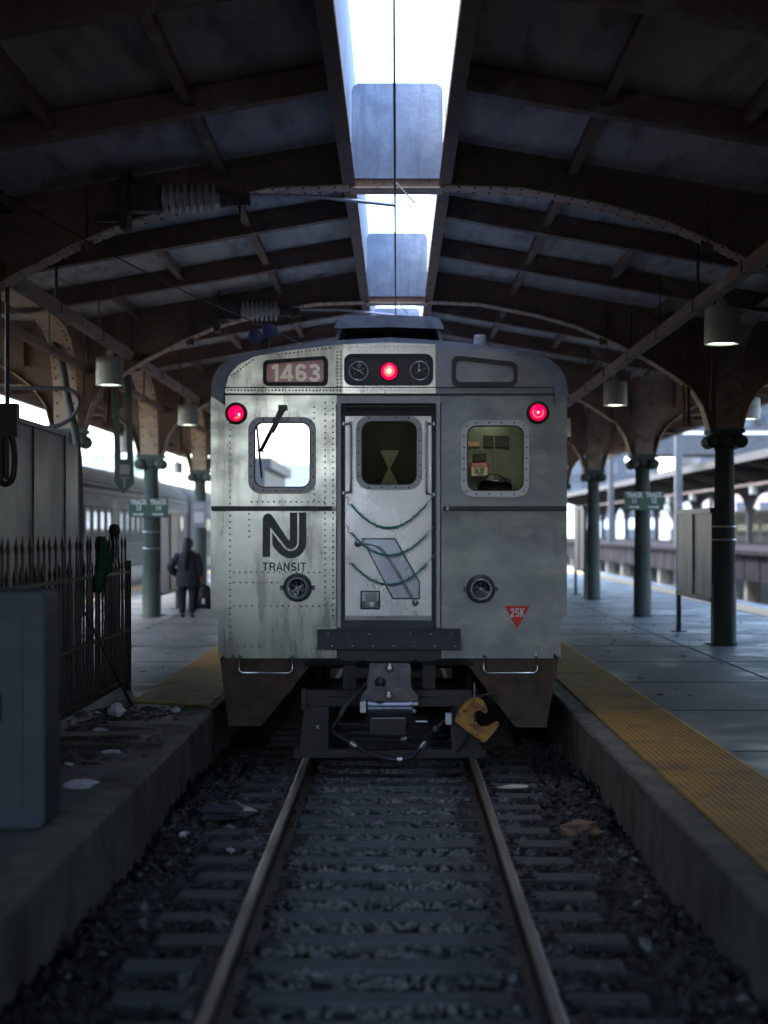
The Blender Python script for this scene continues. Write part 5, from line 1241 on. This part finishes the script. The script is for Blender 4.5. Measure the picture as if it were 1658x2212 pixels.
building(60, 100, 262, 24, white_facade, 'wide blue-grey block at the far right above the dark canopy', 18, 3.6, 3.6, 2, 2)
building(-58, -30, 190, 11, bright, 'low white building beyond the tracks on the left')
# catenary portals beyond the right canopy
gp = thing('gantry', 'x', 'gantry', (0,0,0), 'steel overhead line gantries in the right background')
MB().box(-.15,.15,-.15,.15,-.4,9.1).build('post', steel_grey, gp, loc=(12.4,0,0)); MB().box(-.15,.15,-.15,.15,-.4,9.1).build('post', steel_grey, gp, loc=(34,0,0))
m = MB().box(12.4,34,-.1,.1,8.8,9.0).box(12.4,34,-.1,.1,7.5,7.7)
for k in range(12): m.tube([(12.5+1.8*k,0,7.6),(13.4+1.8*k,0,8.9),(14.3+1.8*k,0,7.6)], .05, 5)
m.build('truss', steel_grey, gp)
MB().box(17,19.2,-.3,.3,7.2,7.5).build('lamp_bar', lamp_on, gp); MB().box(24,26.4,-.3,.3,7.2,7.5).build('lamp_bar', lamp_on, gp)
gp.location = (0, 52, 0); gp['label'] = 'steel gantry in the right background, nearest'
for k, y in enumerate((70, 92, 118)): copy_tree(gp, None, (0, y, 0), 'steel gantry in the right background, %s beyond the nearest' % ORD[k])
vd = thing('footbridge', 'long pale steel footbridge high over the tracks in the right background', 'footbridge', (0, 80, 0))
MB().box(12.8, 60, 0, 3, 5.9, 6.3).box(12.8,60,0,.1,6.3,7.3).box(12.8,60,2.9,3,6.3,7.3).box(12.8,60,-.3,3.3,8.5,8.8).build('deck', steel_grey, vd)
MB().box(12.8,60,-.34,-.3,8.55,8.75).box(12.8,60,-.05,0,6.9,7.05).build('lit_edge', white_paint, vd)  # white strips put in as roof edges catching the light
MB().box(19.5,20.3,1,2,-.4,5.9).box(40,40.8,1,2,-.4,5.9).build('pier', orange_p, vd)
for k in range(16): MB().box(13.5+2.9*k,13.7+2.9*k,0,.2,7.3,8.5).build('post', steel_grey, vd)

# trees at the far left and right
def tree(x, y, h, lab, seed):
    random.seed(seed); t = thing('tree', lab, 'tree', (x, y, -.42), 'trees beyond the station')
    m = MB().tube([(0,0,0),(.1,0,h*.35),(0,.1,h*.6)], [.3,.22,.1], 8)
    for k in range(6): a = k*1.05; m.tube([(0,0,h*.35),(math.cos(a)*h*.12,math.sin(a)*h*.12,h*.55),(math.cos(a)*h*.25,math.sin(a)*h*.25,h*.72)], [.12,.08,.03], 6)
    m.build('trunk', bark, t); m = MB()
    cl = [(random.gauss(0,h*.16), random.gauss(0,h*.16), h*random.uniform(.45,.95)) for _ in range(26)]
    for c in cl:
        for _ in range(90):
            d = Vector((random.gauss(0,1),random.gauss(0,1),random.gauss(0,.8))).normalized()*random.random()**.5*h*.11
            p = Vector(c)+d; s_ = random.uniform(.08,.2); u = Vector((random.gauss(0,1),random.gauss(0,1),random.gauss(0,1))).normalized(); v = u.orthogonal().normalized()
            m.add([p, p+u*s_, p+u*s_*.5+v*s_*.7], [(0,1,2)])
    m.build('crown', leaf_m, t)
tree(-21, 120, 9, 'leafy green tree just left of the train in the distance', 1); tree(-26, 150, 10, 'tree standing farther back on the left', 2); tree(33, 190, 10, 'green tree glimpsed through the arches on the right', 3)
# ------------------------------------------------------------------ added unseen walls behind the camera: shade the near end, openings light the train
H = thing('light_shaping_hall', 'unseen hall walls added to shade the near end of the shed, with openings that light the train', 'building', (0, -8, 0))
MB().plate([(-9,-.4),(9,-.4),(9,6.2),(-9,6.2)], [[(-8.2,1.7),(-.9,1.7),(-.9,5.9),(-8.2,5.9)], [(3.3,1.9),(8.2,1.9),(8.2,5.9),(3.3,5.9)]], -.3, 0).build('end_wall', shade_wall, H)
MB().box(-8.6,-8.35,0,22,-.4,5.15).build('side_wall', shade_wall, H); MB().box(8.35,8.6,0,31,-.4,5.15).build('side_wall', shade_wall, H)  # side walls added out of view to keep daylight off the foreground
building(-30, -3.5, -100, 6.4, bright, 'pale warehouse outside the near end of the station', name='warehouse')
building(-24, -6.1, -60, 5.0, steel_grey, 'plain grey shed outside the near end of the station', name='storehouse')
